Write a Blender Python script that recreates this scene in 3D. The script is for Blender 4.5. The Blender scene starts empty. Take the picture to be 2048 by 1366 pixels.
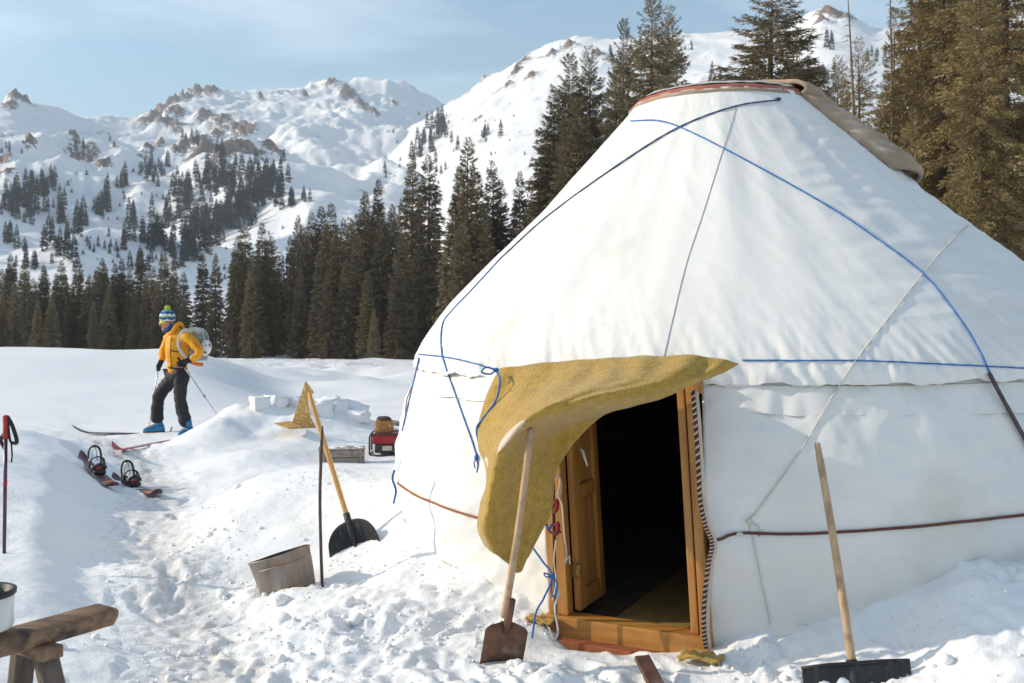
import bpy, bmesh, math, random
import numpy as np
from mathutils import Vector, Matrix
from mathutils.bvhtree import BVHTree

R = math.radians
scene = bpy.context.scene
COL = scene.collection
random.seed(7)
rng = np.random.default_rng(7)

# ------------------------------------------------------------------ camera, sky, sun, exposure
F_PX, CX, HZ, EYE = 1991.0, 1024.0, 650.0, 1.65      # 35 mm lens, horizon row of the photograph, eye height
cam_d = bpy.data.cameras.new('camera'); cam = bpy.data.objects.new('camera', cam_d); COL.objects.link(cam)
cam_d.sensor_width = 36.0; cam_d.lens = 35.0
cam_d.shift_y = -(683 - HZ) / 2048.0
cam_d.clip_start = 0.05; cam_d.clip_end = 12000
cam_d.dof.use_dof = True; cam_d.dof.focus_distance = 6.5; cam_d.dof.aperture_fstop = 6.3
cam.location = (0, 0, EYE); cam.rotation_euler = (R(90), 0, 0)
scene.camera = cam

SUN_EL = R(25.0); SUN_AZ = math.atan2(-0.995, 0.06)           # azimuth measured from +Y towards +X
world = bpy.data.worlds.new('World'); scene.world = world; world.use_nodes = True
wn = world.node_tree.nodes; wl = world.node_tree.links
bg = wn['Background']
sky = wn.new('ShaderNodeTexSky'); sky.sky_type = 'NISHITA'; sky.sun_disc = False
sky.sun_elevation = SUN_EL; sky.sun_rotation = SUN_AZ
sky.altitude = 600; sky.air_density = 1.0; sky.dust_density = 1.7; sky.ozone_density = 1.3
wtc = wn.new('ShaderNodeTexCoord'); wmap = wn.new('ShaderNodeMapping')
wmap.inputs['Rotation'].default_value = (0, R(28), R(20)); wmap.inputs['Scale'].default_value = (1.0, 3.0, 7.0)
wno = wn.new('ShaderNodeTexNoise'); wno.inputs['Scale'].default_value = 1.7; wno.inputs['Detail'].default_value = 7; wno.inputs['Roughness'].default_value = 0.55
wno.inputs['Distortion'].default_value = 0.35
wra = wn.new('ShaderNodeValToRGB'); wra.color_ramp.elements[0].position = 0.45; wra.color_ramp.elements[1].position = 0.80
wra.color_ramp.elements[0].color = (0, 0, 0, 1); wra.color_ramp.elements[1].color = (0.5, 0.5, 0.5, 1)
wmx = wn.new('ShaderNodeMixRGB'); wmx.inputs['Color2'].default_value = (7.6, 7.9, 8.2, 1)
wl.new(wtc.outputs['Generated'], wmap.inputs['Vector']); wl.new(wmap.outputs['Vector'], wno.inputs['Vector'])
wl.new(wno.outputs['Fac'], wra.inputs['Fac']); wl.new(wra.outputs['Color'], wmx.inputs['Fac'])
wti = wn.new('ShaderNodeMixRGB'); wti.blend_type = 'MULTIPLY'; wti.inputs['Fac'].default_value = 1; wti.inputs['Color2'].default_value = (.96, 1.07, 1.0, 1); wl.new(sky.outputs['Color'], wti.inputs['Color1']); wl.new(wti.outputs['Color'], wmx.inputs['Color1']); wl.new(wmx.outputs['Color'], bg.inputs['Color'])
bg.inputs['Strength'].default_value = 0.15

sun_d = bpy.data.lights.new('sun', 'SUN'); sun = bpy.data.objects.new('sun', sun_d); COL.objects.link(sun)
sun_d.energy = 3.5; sun_d.angle = R(0.55); sun_d.color = (1.0, 0.87, 0.71)
SDIR = Vector((math.sin(SUN_AZ) * math.cos(SUN_EL), math.cos(SUN_AZ) * math.cos(SUN_EL), math.sin(SUN_EL)))
sun.rotation_euler = SDIR.to_track_quat('Z', 'Y').to_euler()
sun.location = SDIR * 60

vs = scene.view_settings
vs.view_transform = 'Standard'; vs.look = 'None'; vs.gamma = 1.0; vs.use_curve_mapping = False
vs.exposure = 0.53
scene.cycles.use_denoising = True
scene.cycles.max_bounces = 6; scene.cycles.diffuse_bounces = 3; scene.cycles.transparent_max_bounces = 6
scene.cycles.volume_bounces = 0

# ------------------------------------------------------------------ helpers
def at(px, py, Y):
    """photograph pixel at a chosen depth -> world point"""
    return Vector(((px - CX) / F_PX * Y, Y, EYE - (py - HZ) / F_PX * Y))

def smooth(a, b, x):
    t = np.clip((x - a) / (b - a), 0, 1); return t * t * (3 - 2 * t)

def hash2(ix, iy, seed):
    with np.errstate(over='ignore'):
        h = ix.astype(np.uint32) * np.uint32(374761393) + iy.astype(np.uint32) * np.uint32(668265263) + np.uint32((seed * 974711 + 12345) & 0xffffffff)
        h = (h ^ (h >> np.uint32(13))) * np.uint32(1274126177)
        h = h ^ (h >> np.uint32(16))
        h = h * np.uint32(2246822519); h ^= h >> np.uint32(15)
    return h

def pn(x, y, seed=0):
    """2-D gradient noise, about -1..1"""
    x = np.asarray(x, float); y = np.asarray(y, float)
    x0 = np.floor(x); y0 = np.floor(y); fx = x - x0; fy = y - y0
    ix = x0.astype(np.int64); iy = y0.astype(np.int64)
    u = fx * fx * fx * (fx * (fx * 6 - 15) + 10); v = fy * fy * fy * (fy * (fy * 6 - 15) + 10)
    def g(dx, dy):
        a = hash2(ix + dx, iy + dy, seed).astype(float) * (2 * math.pi / 4294967296.0)
        return np.cos(a) * (fx - dx) + np.sin(a) * (fy - dy)
    n = (g(0, 0) * (1 - u) + g(1, 0) * u) * (1 - v) + (g(0, 1) * (1 - u) + g(1, 1) * u) * v
    return n * 1.5

def fbm(x, y, octv=4, seed=0, gain=0.5, lac=2.03):
    s = 0; a = 1
    for i in range(octv):
        s = s + a * pn(x, y, seed + i * 17); x = x * lac + 3.1; y = y * lac - 1.7; a *= gain
    return s

def ridged(x, y, octv=4, seed=0, gain=0.5):
    s = 0; a = 1
    for i in range(octv):
        s = s + a * (1 - 2 * np.abs(pn(x, y, seed + i * 13))); x = x * 2.07 + 5.3; y = y * 2.07 + 1.9; a *= gain
    return s

def mk(name, V, Fc, mat, parent=None, smooth_=True, attr=None, local=False):
    """link ONE mesh object; V are world coordinates unless local"""
    V = np.asarray(V, dtype=np.float64).reshape(-1, 3)
    if parent is not None and not local:
        V = V - np.array(parent_world(parent))
    me = bpy.data.meshes.new(name)
    if isinstance(Fc, np.ndarray):
        k = Fc.shape[1]; m = Fc.shape[0]
        me.vertices.add(len(V)); me.vertices.foreach_set('co', V.astype(np.float32).ravel())
        me.loops.add(m * k); me.loops.foreach_set('vertex_index', Fc.astype(np.int32).ravel())
        me.polygons.add(m); me.polygons.foreach_set('loop_start', np.arange(0, m * k, k, dtype=np.int32))
        me.update(calc_edges=True)
    else:
        me.from_pydata([tuple(v) for v in V], [], Fc); me.update()
    me.polygons.foreach_set('use_smooth', np.full(len(me.polygons), smooth_, dtype=bool))
    if attr:
        for an, av in attr.items():
            a = me.attributes.new(an, 'FLOAT', 'POINT'); a.data.foreach_set('value', np.asarray(av, dtype=np.float32))
    if mat is not None:
        for mm in (mat if isinstance(mat, (list, tuple)) else [mat]): me.materials.append(mm)
    o = bpy.data.objects.new(name, me); COL.objects.link(o)
    if parent is not None: o.parent = parent
    return o

def parent_world(p):
    v = Vector((0, 0, 0))
    while p is not None:
        v += Vector(p.location); p = p.parent
    return v

def tag(o, label, cat, group=None):
    o['label'] = label; o['category'] = cat
    if group: o['group'] = group
    return o

def thing(name, loc, label, cat, group=None):
    o = bpy.data.objects.new(name, None); COL.objects.link(o); o.location = loc; o.empty_display_size = 0.1
    return tag(o, label, cat, group)

def kind(o, k):
    o['kind'] = k; return o

def grid_faces(nu, nv, wrap_u=False):
    """faces of a grid whose vertex index is v*nu+u"""
    mu = nu if wrap_u else nu - 1
    u = np.arange(mu); v = np.arange(nv - 1)
    U, W = np.meshgrid(u, v); U = U.ravel(); W = W.ravel(); U1 = (U + 1) % nu
    return np.stack([W * nu + U, W * nu + U1, (W + 1) * nu + U1, (W + 1) * nu + U], 1)

def tube_geo(P, rad, n=8, flat=1.0, caps=True):
    P = [Vector(p) for p in P]; m = len(P)
    if not hasattr(rad, '__len__'): rad = [rad] * m
    T = []
    for i in range(m):
        t = (P[min(i + 1, m - 1)] - P[max(i - 1, 0)]); T.append(t.normalized() if t.length > 1e-9 else Vector((0, 0, 1)))
    up = Vector((0, 0, 1)) if abs(T[0].z) < 0.9 else Vector((0, 1, 0))
    nrm = (up - T[0] * up.dot(T[0])).normalized()
    V = []; Fc = []
    for i in range(m):
        nrm = (nrm - T[i] * nrm.dot(T[i])).normalized(); b = T[i].cross(nrm)
        for k in range(n):
            a = 2 * math.pi * k / n
            V.append(P[i] + (nrm * math.cos(a) + b * math.sin(a) * flat) * rad[i])
    for i in range(m - 1):
        for k in range(n):
            Fc.append((i * n + k, i * n + (k + 1) % n, (i + 1) * n + (k + 1) % n, (i + 1) * n + k))
    if caps:
        Fc.append(tuple(range(n - 1, -1, -1))); Fc.append(tuple((m - 1) * n + k for k in range(n)))
    return V, Fc

class MB:
    def __init__(s): s.V = []; s.F = []
    def add(s, V, Fc):
        o = len(s.V); s.V += [Vector(v) for v in V]; s.F += [tuple(i + o for i in f) for f in Fc]; return s
    def tube(s, P, rad, n=8, flat=1.0): return s.add(*tube_geo(P, rad, n, flat))
    def box(s, c, d, rot=None, bev=0.0, taper=1.0):
        c = Vector(c); hx, hy, hz = d[0] / 2, d[1] / 2, d[2] / 2
        bm = bmesh.new(); bmesh.ops.create_cube(bm, size=1)
        for v in bm.verts:
            k = taper if v.co.z > 0 else 1
            v.co = Vector((v.co.x * 2 * hx * k, v.co.y * 2 * hy * k, v.co.z * 2 * hz))
        if bev: bmesh.ops.bevel(bm, geom=bm.edges[:], offset=bev, segments=2, affect='EDGES', profile=0.6)
        M3 = rot if rot is not None else Matrix.Identity(3)
        bm.verts.index_update(); s.add([c + M3 @ v.co for v in bm.verts], [[v.index for v in f.verts] for f in bm.faces]); bm.free(); return s
    def lathe(s, prof, c=(0, 0, 0), n=24, rot=None, jitter=0):
        c = Vector(c); M3 = rot if rot is not None else Matrix.Identity(3); V = []; Fc = []
        for (r, z) in prof:
            for k in range(n):
                a = 2 * math.pi * k / n; V.append(c + M3 @ Vector((r * math.cos(a), r * math.sin(a), z)))
        for i in range(len(prof) - 1):
            for k in range(n): Fc.append((i * n + k, i * n + (k + 1) % n, (i + 1) * n + (k + 1) % n, (i + 1) * n + k))
        return s.add(V, Fc)
    def ball(s, c, r, sub=2, sq=(1, 1, 1), rough=0.0, rot=None):
        bm = bmesh.new(); bmesh.ops.create_icosphere(bm, subdivisions=sub, radius=1); M3 = rot or Matrix.Identity(3)
        bm.verts.index_update()
        s.add([Vector(c) + M3 @ Vector((v.co.x * sq[0], v.co.y * sq[1], v.co.z * sq[2])) * r * (1 + rough * random.uniform(-1, 1)) for v in bm.verts], [[v.index for v in f.verts] for f in bm.faces]); bm.free(); return s
    def build(s, name, mat, parent=None, smooth_=True): return mk(name, s.V, s.F, mat, parent, smooth_)

def spline(P, n=12):
    """Catmull-Rom through points"""
    P = [Vector(p) for p in P]; out = []
    Q = [P[0] * 2 - P[1]] + P + [P[-1] * 2 - P[-2]]
    for i in range(1, len(Q) - 2):
        for k in range(n):
            t = k / n
            out.append(0.5 * ((2 * Q[i]) + (Q[i + 1] - Q[i - 1]) * t + (2 * Q[i - 1] - 5 * Q[i] + 4 * Q[i + 1] - Q[i + 2]) * t * t + (-Q[i - 1] + 3 * Q[i] - 3 * Q[i + 1] + Q[i + 2]) * t ** 3))
    out.append(P[-1]); return out

# ------------------------------------------------------------------ materials
def new_mat(name):
    m = bpy.data.materials.new(name); m.use_nodes = True
    return m, m.node_tree.nodes, m.node_tree.links, m.node_tree.nodes['Principled BSDF']

def M(name, c1, c2=None, scale=4.0, detail=5, rough=0.7, bump=0.0, bscale=30, bdist=0.01, stretch=(1, 1, 1), metal=0.0, lo=0.35, hi=0.65, spec=0.3, c3=None, c3scale=2.0, c3lo=0.55, c3hi=0.7, rand=0.0, trans=None, sheen=0.0):
    m, N, L, B = new_mat(name)
    tc = N.new('ShaderNodeTexCoord'); mp = N.new('ShaderNodeMapping'); mp.inputs['Scale'].default_value = stretch
    L.new(tc.outputs['Object'], mp.inputs['Vector'])
    col = None
    if c2 is None: c2 = tuple(x * 0.85 for x in c1)
    no = N.new('ShaderNodeTexNoise'); no.inputs['Scale'].default_value = scale; no.inputs['Detail'].default_value = detail
    L.new(mp.outputs['Vector'], no.inputs['Vector'])
    ra = N.new('ShaderNodeValToRGB'); ra.color_ramp.elements[0].position = lo; ra.color_ramp.elements[1].position = hi
    ra.color_ramp.elements[0].color = (*c1, 1); ra.color_ramp.elements[1].color = (*c2, 1)
    L.new(no.outputs['Fac'], ra.inputs['Fac']); col = ra.outputs['Color']
    if c3 is not None:
        n3 = N.new('ShaderNodeTexNoise'); n3.inputs['Scale'].default_value = c3scale; n3.inputs['Detail'].default_value = 6
        L.new(tc.outputs['Object'], n3.inputs['Vector'])
        mr = N.new('ShaderNodeMapRange'); mr.inputs['From Min'].default_value = c3lo; mr.inputs['From Max'].default_value = c3hi
        L.new(n3.outputs['Fac'], mr.inputs['Value'])
        mx = N.new('ShaderNodeMixRGB'); mx.inputs['Color2'].default_value = (*c3, 1); L.new(mr.outputs['Result'], mx.inputs['Fac']); L.new(col, mx.inputs['Color1']); col = mx.outputs['Color']
    if rand:
        oi = N.new('ShaderNodeObjectInfo'); hs = N.new('ShaderNodeHueSaturation'); mr = N.new('ShaderNodeMapRange')
        mr.inputs['To Min'].default_value = 1 - rand; mr.inputs['To Max'].default_value = 1 + rand
        L.new(oi.outputs['Random'], mr.inputs['Value']); L.new(mr.outputs['Result'], hs.inputs['Value']); L.new(col, hs.inputs['Color']); col = hs.outputs['Color']
    L.new(col, B.inputs['Base Color'])
    B.inputs['Roughness'].default_value = rough; B.inputs['Metallic'].default_value = metal; B.inputs['Specular IOR Level'].default_value = spec
    if sheen: B.inputs['Sheen Weight'].default_value = sheen
    if bump:
        nb = N.new('ShaderNodeTexNoise'); nb.inputs['Scale'].default_value = bscale; nb.inputs['Detail'].default_value = 5
        L.new(mp.outputs['Vector'], nb.inputs['Vector']); bp = N.new('ShaderNodeBump'); bp.inputs['Strength'].default_value = bump; bp.inputs['Distance'].default_value = bdist
        L.new(nb.outputs['Fac'], bp.inputs['Height']); L.new(bp.outputs['Normal'], B.inputs['Normal'])
    return m

# ------------------------------------------------------------------ terrain heights
YC = (1.78, 7.5)                                             # centre of the yurt on the ground
def uv2(px, py, z):
    d = (EYE - z) * F_PX / (py - HZ); return ((px - CX) / F_PX * d, d, z)

CTRL = [uv2(*c) for c in [
    (1250, 1345, 0), (1100, 1366, 0), (1430, 1345, .0), (1000, 1345, .02), (1200, 1440, 0), (1000, 1500, 0), (1500, 1500, 0.0), (700, 1480, 0), (400, 1500, -.03), (1900, 1500, .02), (2300, 1500, .05), (100, 1550, 0), (-300, 1500, .1),
    (1430, 1303, 0.02), (1530, 1262, .1), (1750, 1222, .26), (1900, 1180, .38), (2048, 1110, .5), (2300, 1060, .55),
    (1530, 1330, .03), (1640, 1325, .07), (1800, 1290, .16), (2000, 1290, .22), (1700, 1400, .02), (2200, 1300, .3),
    (1050, 1240, .05), (1010, 1205, .1), (930, 1152, .19), (835, 1092, .25), (800, 1012, .38), (810, 960, .38),
    (750, 985, .38), (700, 1005, .30), (600, 950, .32), (530, 965, .28), (440, 1035, .2), (390, 1100, .13), (352, 1148, .04),
    (450, 1118, .03), (520, 1140, .02), (700, 1128, .06), (580, 1177, .0), (640, 1180, 0), (800, 1095, .2), (850, 1140, .16), (760, 1060, .2),
    (700, 1215, .06), (900, 1225, .10), (960, 1230, .06), (800, 1300, .03), (600, 1300, 0), (930, 1330, 0), (640, 1040, .2), (560, 1060, .14),
    (420, 1300, -.08), (330, 1130, -.12), (300, 1030, -.12), (330, 960, -.10), (250, 905, -.05), (170, 868, -.02), (380, 1210, -.1),
    (255, 1085, -.02), (190, 1075, .08), (100, 1090, .10), (10, 1140, .03), (40, 1000, .25), (130, 945, .25), (30, 880, .34), (150, 880, .2), (200, 1150, .02), (60, 1200, .02), (-200, 1000, .3), (-200, 880, .4), (-300, 1250, .15),
    (240, 985, -.02), (300, 980, -.04), (190, 960, 0), (0, 1290, .06), (150, 1310, .03), (300, 1366, -.06), (100, 1380, 0),
    (330, 868, .02), (390, 870, .02), (300, 862, .01), (460, 862, .1), (560, 868, .16), (650, 855, .2), (720, 860, .12), (500, 905, .16), (420, 900, .08), (640, 925, .0), (700, 918, 0), (770, 905, .0), (580, 925, .08),
    (-100, 860, .1), (60, 850, .05), (200, 845, 0), (820, 870, 0), (1000, 870, 0), (1400, 880, 0), (1900, 880, .3), (2400, 900, .5)]]
CP = np.array(CTRL)
def _phi(r2): return 0.5 * r2 * np.log(r2 + 1e-9)
_n = len(CP); _D = ((CP[:, None, :2] - CP[None, :, :2]) ** 2).sum(-1)
_A = np.zeros((_n + 3, _n + 3)); _A[:_n, :_n] = _phi(_D) + np.eye(_n) * 0.06
_A[:_n, _n] = 1; _A[:_n, _n + 1:] = CP[:, :2]; _A[_n, :_n] = 1; _A[_n + 1:, :_n] = CP[:, :2].T
_W = np.linalg.solve(_A, np.concatenate([CP[:, 2], np.zeros(3)]))
def near_macro(x, y):
    out = np.full(x.shape, _W[_n]) + _W[_n + 1] * x + _W[_n + 2] * y
    for i in range(_n): out += _W[i] * _phi((x - CP[i, 0]) ** 2 + (y - CP[i, 1]) ** 2)
    return np.clip(out, -0.3, 0.7)

LSKY = np.array([(-900, 330), (-300, 260), (-100, 240), (0, 213), (40, 195), (75, 208), (130, 226), (230, 240), (290, 236), (330, 208), (375, 190), (420, 180), (500, 184), (560, 180), (620, 170), (655, 160), (678, 150), (700, 158), (740, 155), (772, 149), (800, 158), (840, 180), (900, 205), (1100, 240), (2600, 300)], float)
RSKY = np.array([(400, 720), (520, 690), (600, 640), (650, 560), (690, 450), (712, 380), (730, 320), (760, 292), (810, 262), (860, 232), (900, 206), (960, 165), (1010, 142), (1050, 112), (1080, 98), (1110, 84), (1160, 72), (1230, 78), (1320, 70), (1440, 64), (1560, 62), (1600, 40), (1640, 18), (1690, 26), (1750, 55), (1850, 62), (2048, 20), (2600, -60), (4000, 100)], float)
RFOOT = np.array([(400, 150), (600, 130), (720, 100), (800, 72), (900, 46), (1000, 38), (1300, 30), (1700, 26), (2600, 24)], float)

def floor_z(x, y, r, px):
    z = -0.018 * np.clip(r - 15, 0, 140)
    w = 1 - smooth(330, 620, px + 25 * pn(x * .08, y * .08, 4))
    z = z + 1.25 * w * np.exp(-((r - 31) / 8.5) ** 2) + .35 * w * smooth(30, 60, r) * (1 - smooth(60, 110, r))
    z = z + 0.30 * fbm(x / 9, y / 5, 3, 5) * smooth(15, 30, r) * (1 - 0.5 * w)
    z = z + 0.5 * smooth(24, 38, r) * (1 - smooth(50, 75, r)) * np.exp(-((px - 640) / 200.) ** 2) * fbm(x / 6, y / 3.5, 3, 9)
    return z

def _soft(sk, w):
    g = np.linspace(-1500, 4500, 1201); v = np.interp(g, sk[:, 0], sk[:, 1]); k = np.exp(-(np.arange(-60, 61) * 5.0 / w) ** 2); k /= k.sum()
    return np.stack([g, np.convolve(np.pad(v, 60, 'edge'), k, 'valid')], 1)
LSOFT = _soft(LSKY, 120.0); RSOFT = _soft(RSKY, 110.0); LSH = _soft(LSKY, 9.0); RSH = _soft(RSKY, 12.0)

def hill(x, y, r, px, cosa, soft_, sharp, foot, r1, p, back, pw):
    s = np.clip(np.log(np.maximum(r, 1) / foot) / np.log(r1 / foot), 0, None)
    t_s = (HZ - np.interp(px, soft_[:, 0], soft_[:, 1])) / F_PX; t_h = (HZ - np.interp(px, sharp[:, 0], sharp[:, 1])) / F_PX
    t1 = t_s + (t_h - t_s) * np.minimum(s, 1) ** pw
    z0 = -0.018 * np.clip(foot - 15, 0, 140)
    t0 = (z0 - EYE) / (foot * cosa)
    t = t0 + (t1 - t0) * np.minimum(s, 1) ** p
    h = EYE + t * np.minimum(r, r1) * cosa - back * np.clip(r - r1, 0, None)
    return np.where(r < foot, -1e3, h), np.clip(s, 0, 1)

ROCKS = []          # (x, y, radius) of outcrops, filled below
def far_height(x, y):
    r = np.hypot(x, y); az = np.arctan2(x, y); ca = np.maximum(np.cos(az), 0.35)
    px = CX + F_PX * np.tan(np.clip(az, -1.1, 1.1))
    fl = floor_z(x, y, r, px)
    foot = np.interp(px, RFOOT[:, 0], RFOOT[:, 1])
    r1l = np.interp(px, [-600, -100, 950, 1500], [780, 900, 1900, 2100])
    hl, sl = hill(x, y, r, px, ca, LSOFT, LSH, 175.0, r1l, 1.25, .55, 8)
    r1r = np.interp(px, [500, 2000], [980, 700])
    hr, sr = hill(x, y, r, px, ca, RSOFT, RSH, foot, r1r, 1.75, .5, 9)
    # drainage: gullies and ribs, running down the slope
    wl_ = np.sin(np.pi * np.clip(sl, 0, 1)) ** .7; wr_ = np.sin(np.pi * np.clip(sr, 0, 1)) ** .7
    hl = hl + wl_ * (26 * ridged(x / 330 + .25 * pn(x / 120, y / 120, 3), y / 620, 3, 21) - 10 + 7 * fbm(x / 60, y / 90, 3, 31) + 7 * ridged(x / 75 + .3 * pn(x / 40, y / 40, 8), y / 190, 3, 35) * smooth(.45, .8, sl)) * smooth(0.05, .5, sl) + (1.6 * fbm(x / 22, y / 22, 3, 33) + 3.2 * ridged(x / 34 + .4 * pn(x / 60, y / 60, 81), y / 80, 3, 83) * smooth(.35, .7, sl)) * smooth(.1, .4, sl)
    hr = hr + wr_ * (8 * ridged(x / 150, y / 300, 2, 41) - 3 + 2.2 * fbm(x / 55, y / 90, 3, 43)) * smooth(0.2, .75, sr) + (0.45 * fbm(x / 14, y / 14, 3, 45) + 1.3 * ridged(x / 30 + .4 * pn(x / 50, y / 50, 85), y / 70, 2, 87) * smooth(.5, .85, sr)) * smooth(.1, .4, sr)
    h = np.maximum(np.maximum(hl, hr), fl)
    k = 2.0                                                # soft join at the hill foot
    return np.where(h - fl < k, fl + np.maximum(h - fl, 0) ** 2 / k * .5 + np.maximum(h - fl, 0) * .5, h)

def cells(x, y, sc, seed):
    # clods: rounded lumps of very different heights, one per cell
    u = x / sc; v = y / sc; iu = np.floor(u).astype(np.int64); iv = np.floor(v).astype(np.int64); out = np.zeros_like(u)
    for a in (-1, 0, 1):
        for b in (-1, 0, 1):
            h = hash2(iu + a, iv + b, seed); h2 = hash2(iu + a, iv + b, seed + 7); h3 = hash2(iu + a, iv + b, seed + 19)
            k = 4294967296.0; px_ = iu + a + h / k; py_ = iv + b + h2 / k; r_ = h3.astype(float) / k
            ang = (h2.astype(float) / k) * 6.28; dx = u - px_; dy = v - py_; ex = dx * np.cos(ang) + dy * np.sin(ang); ey = -dx * np.sin(ang) + dy * np.cos(ang)
            d2 = (ex / .62) ** 2 + (ey / .42) ** 2; out = np.maximum(out, (r_ ** 2.2) * np.clip(1 - d2, 0, 1) ** .7)
    return out
_pr = np.random.default_rng(77); PRINTS = []
for _k in range(100):
    if _k < 60:
        _y = _pr.uniform(4.6, 14); _x = float(np.interp(_y, [3, 5, 6.8, 8.6, 10.6, 14, 18], [-1.0, -1.52, -2.37, -3.13, -3.75, -5.8, -8.5])) + _pr.normal(0, .22); _a = _pr.normal(.45, .35)
    else: _x = _pr.uniform(-1.3, 1.6); _y = _pr.uniform(4.2, 4.85) if _k % 2 else _pr.uniform(4.3, 5.6); _a = _pr.uniform(-1.2, 1.2)
    PRINTS.append((_x, _y, _a, _pr.uniform(.6, 1.15)))

def rough_mask(x, y, r, px, py0):
    """trampled and shovelled snow: the path, the front yard, the heaps"""
    path = np.interp(y, [3, 5, 6.8, 8.6, 10.6, 14, 18], [-1.0, -1.52, -2.37, -3.13, -3.75, -5.8, -8.5])
    m1 = np.exp(-((x - path) / .62) ** 2) * (1 - smooth(14, 18, y))
    front = smooth(-1.75, -1.2, x) * (1 - smooth(2.6, 4.0, x)) * (1 - smooth(6.0, 7.0, y + .25 * x))
    heap = np.exp(-(((x + 1.1) / .9) ** 2 + ((y - 6.2) / .7) ** 2)) + np.exp(-(((x + 2.9) / 1.4) ** 2 + ((y - 14.2) / 1.2) ** 2)) + np.exp(-(((x + 3.9) / .5) ** 2 + ((y - 14.2) / 1.5) ** 2)) + .8 * np.exp(-(((x + 1.45) / .35) ** 2 + ((y - 8.2) / .4) ** 2))
    door = 1 - .85 * np.exp(-(((x - .62) / .55) ** 4 + ((y - 4.95) / .32) ** 4))
    return np.clip(np.maximum(np.maximum(m1 * .8, front), heap), 0, 1) * door, m1

def ground_height(x, y):
    r = np.hypot(x, y); az = np.arctan2(x, y)
    px = CX + F_PX * np.tan(np.clip(az, -1.1, 1.1))
    wf = smooth(14.5, 23, r); wf = np.where(y < 0, np.maximum(wf, smooth(2, 8, -y)), wf)
    zf = far_height(x, y)
    z = zf.copy(); near = wf < 1
    if near.any():
        xn, yn, rn, pn_ = x[near], y[near], r[near], px[near]
        zn = near_macro(xn, yn)
        rm, pm = rough_mask(xn, yn, rn, pn_, 0)
        b = np.abs(pn(xn / .34, yn / .34, 51)); b2 = np.abs(pn(xn / .15 + 3, yn / .15, 52)); b3 = pn(xn / .065, yn / .065, 53); b4 = fbm(xn / .8, yn / .8, 2, 54)
        gate = smooth(-.15, .55, fbm(xn / 1.0, yn / 1.0, 2, 77))
        det = .065 * b4 + gate * (.030 * (b - .25) + .020 * (b2 - .25) + .052 * cells(xn, yn, .40, 3) + .040 * cells(xn, yn, .15, 5) + .024 * cells(xn, yn, .065, 6)) + (1 - gate) * .018 * cells(xn, yn, .12, 9) + .008 * b3 + .02 * (1 - 2 * np.abs(pn(xn / .5, yn / .4, 60))) + .006 * pn(xn / .03, yn / .03, 58)
        path_det = .03 * b4 + .012 * (b - .3) + .020 * (b2 - .25) + .016 * cells(xn, yn, .06, 14) + .010 * b3 + .018 * cells(xn, yn, .13, 11)
        soft = .025 * fbm(xn / 1.1, yn / .7, 3, 55) + .010 * fbm(xn / .25, yn / .18, 2, 56) + .006 * np.abs(pn(xn / .12, yn / .1, 57))
        zn = zn + rm * np.where(pm > .6, path_det, det) + (1 - rm) * soft
        pth = np.interp(yn, [3, 5, 6.8, 8.6, 10.6, 14, 18], [-1.0, -1.52, -2.37, -3.13, -3.75, -5.8, -8.5]); side = xn - pth + .12 * pn(yn / .7, xn * 0 + 2, 59)
        zn = zn + .15 * (1 - smooth(-.95, -.50, side)) * smooth(5.0, 6.2, yn) * (1 - smooth(10.8, 12.5, yn)) * smooth(-2.6, -1.2, side)
        zn = zn + .07 * smooth(.45, .95, side) * (1 - smooth(1.3, 2.2, side)) * smooth(6.3, 7.2, yn) * (1 - smooth(9.2, 10.2, yn))
        zn = zn + .075 * np.exp(-(((xn + 1.36) / .24) ** 2 + ((yn - 6.02) / .13) ** 2)) + .05 * np.exp(-(((xn + 1.62) / .10) ** 2 + ((yn - 6.2) / .2) ** 2))
        zn = zn + .30 * np.exp(-(((xn + 4.05) / .55) ** 2 + ((yn - 13.9) / 1.3) ** 2)) + .26 * np.exp(-(((xn + 2.85) / 1.0) ** 2 + ((yn - 14.6) / .7) ** 2))
        for (fx_, fy_, fa_, fk_) in PRINTS:
            m_ = (np.abs(xn - fx_) < .3) & (np.abs(yn - fy_) < .3)
            if m_.any():
                dx = xn[m_] - fx_; dy = yn[m_] - fy_; lx = dx * math.cos(fa_) + dy * math.sin(fa_); ly = -dx * math.sin(fa_) + dy * math.cos(fa_)
                q_ = (lx / (.055 + .012 * np.sign(ly))) ** 2 + (ly / .15) ** 2
                zn[m_] += fk_ * (-.024 * np.exp(-q_ ** 2 * .8) + .009 * np.exp(-((np.sqrt(q_) - 1.35) / .28) ** 2))
        z[near] = zn * (1 - wf[near]) + zf[near] * wf[near]
    # the pit under the tent
    ry = np.hypot(x - YC[0], y - YC[1])
    wi = smooth(2.44, 2.56, ry); z = np.where((r < 20) & (ry < 2.56), z * wi + np.minimum(z, -.35) * (1 - wi), z)
    z = z - 0.22 * np.exp(-(((x - .72) / .42) ** 4 + ((y - 5.32) / .25) ** 4)) * (r < 20)
    return z

def G(x, y):
    return float(ground_height(np.array([float(x)]), np.array([float(y)]))[0])

def far_hit(pxs, pys, dmin=45, dmax=1500, n=900):
    """where the sight line through a photograph pixel meets the far slopes"""
    pxs = np.asarray(pxs, float); pys = np.asarray(pys, float)
    d = np.geomspace(dmin, dmax, n)[None, :]
    X = (pxs[:, None] - CX) / F_PX * d; Z = EYE - (pys[:, None] - HZ) / F_PX * d; Y = np.repeat(d, len(pxs), 0)
    H = far_height(X, Y); below = H >= Z
    i = np.where(below.any(1), below.argmax(1), -1)
    k = np.arange(len(pxs)); return X[k, i], Y[k, i], H[k, i], i >= 0

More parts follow.
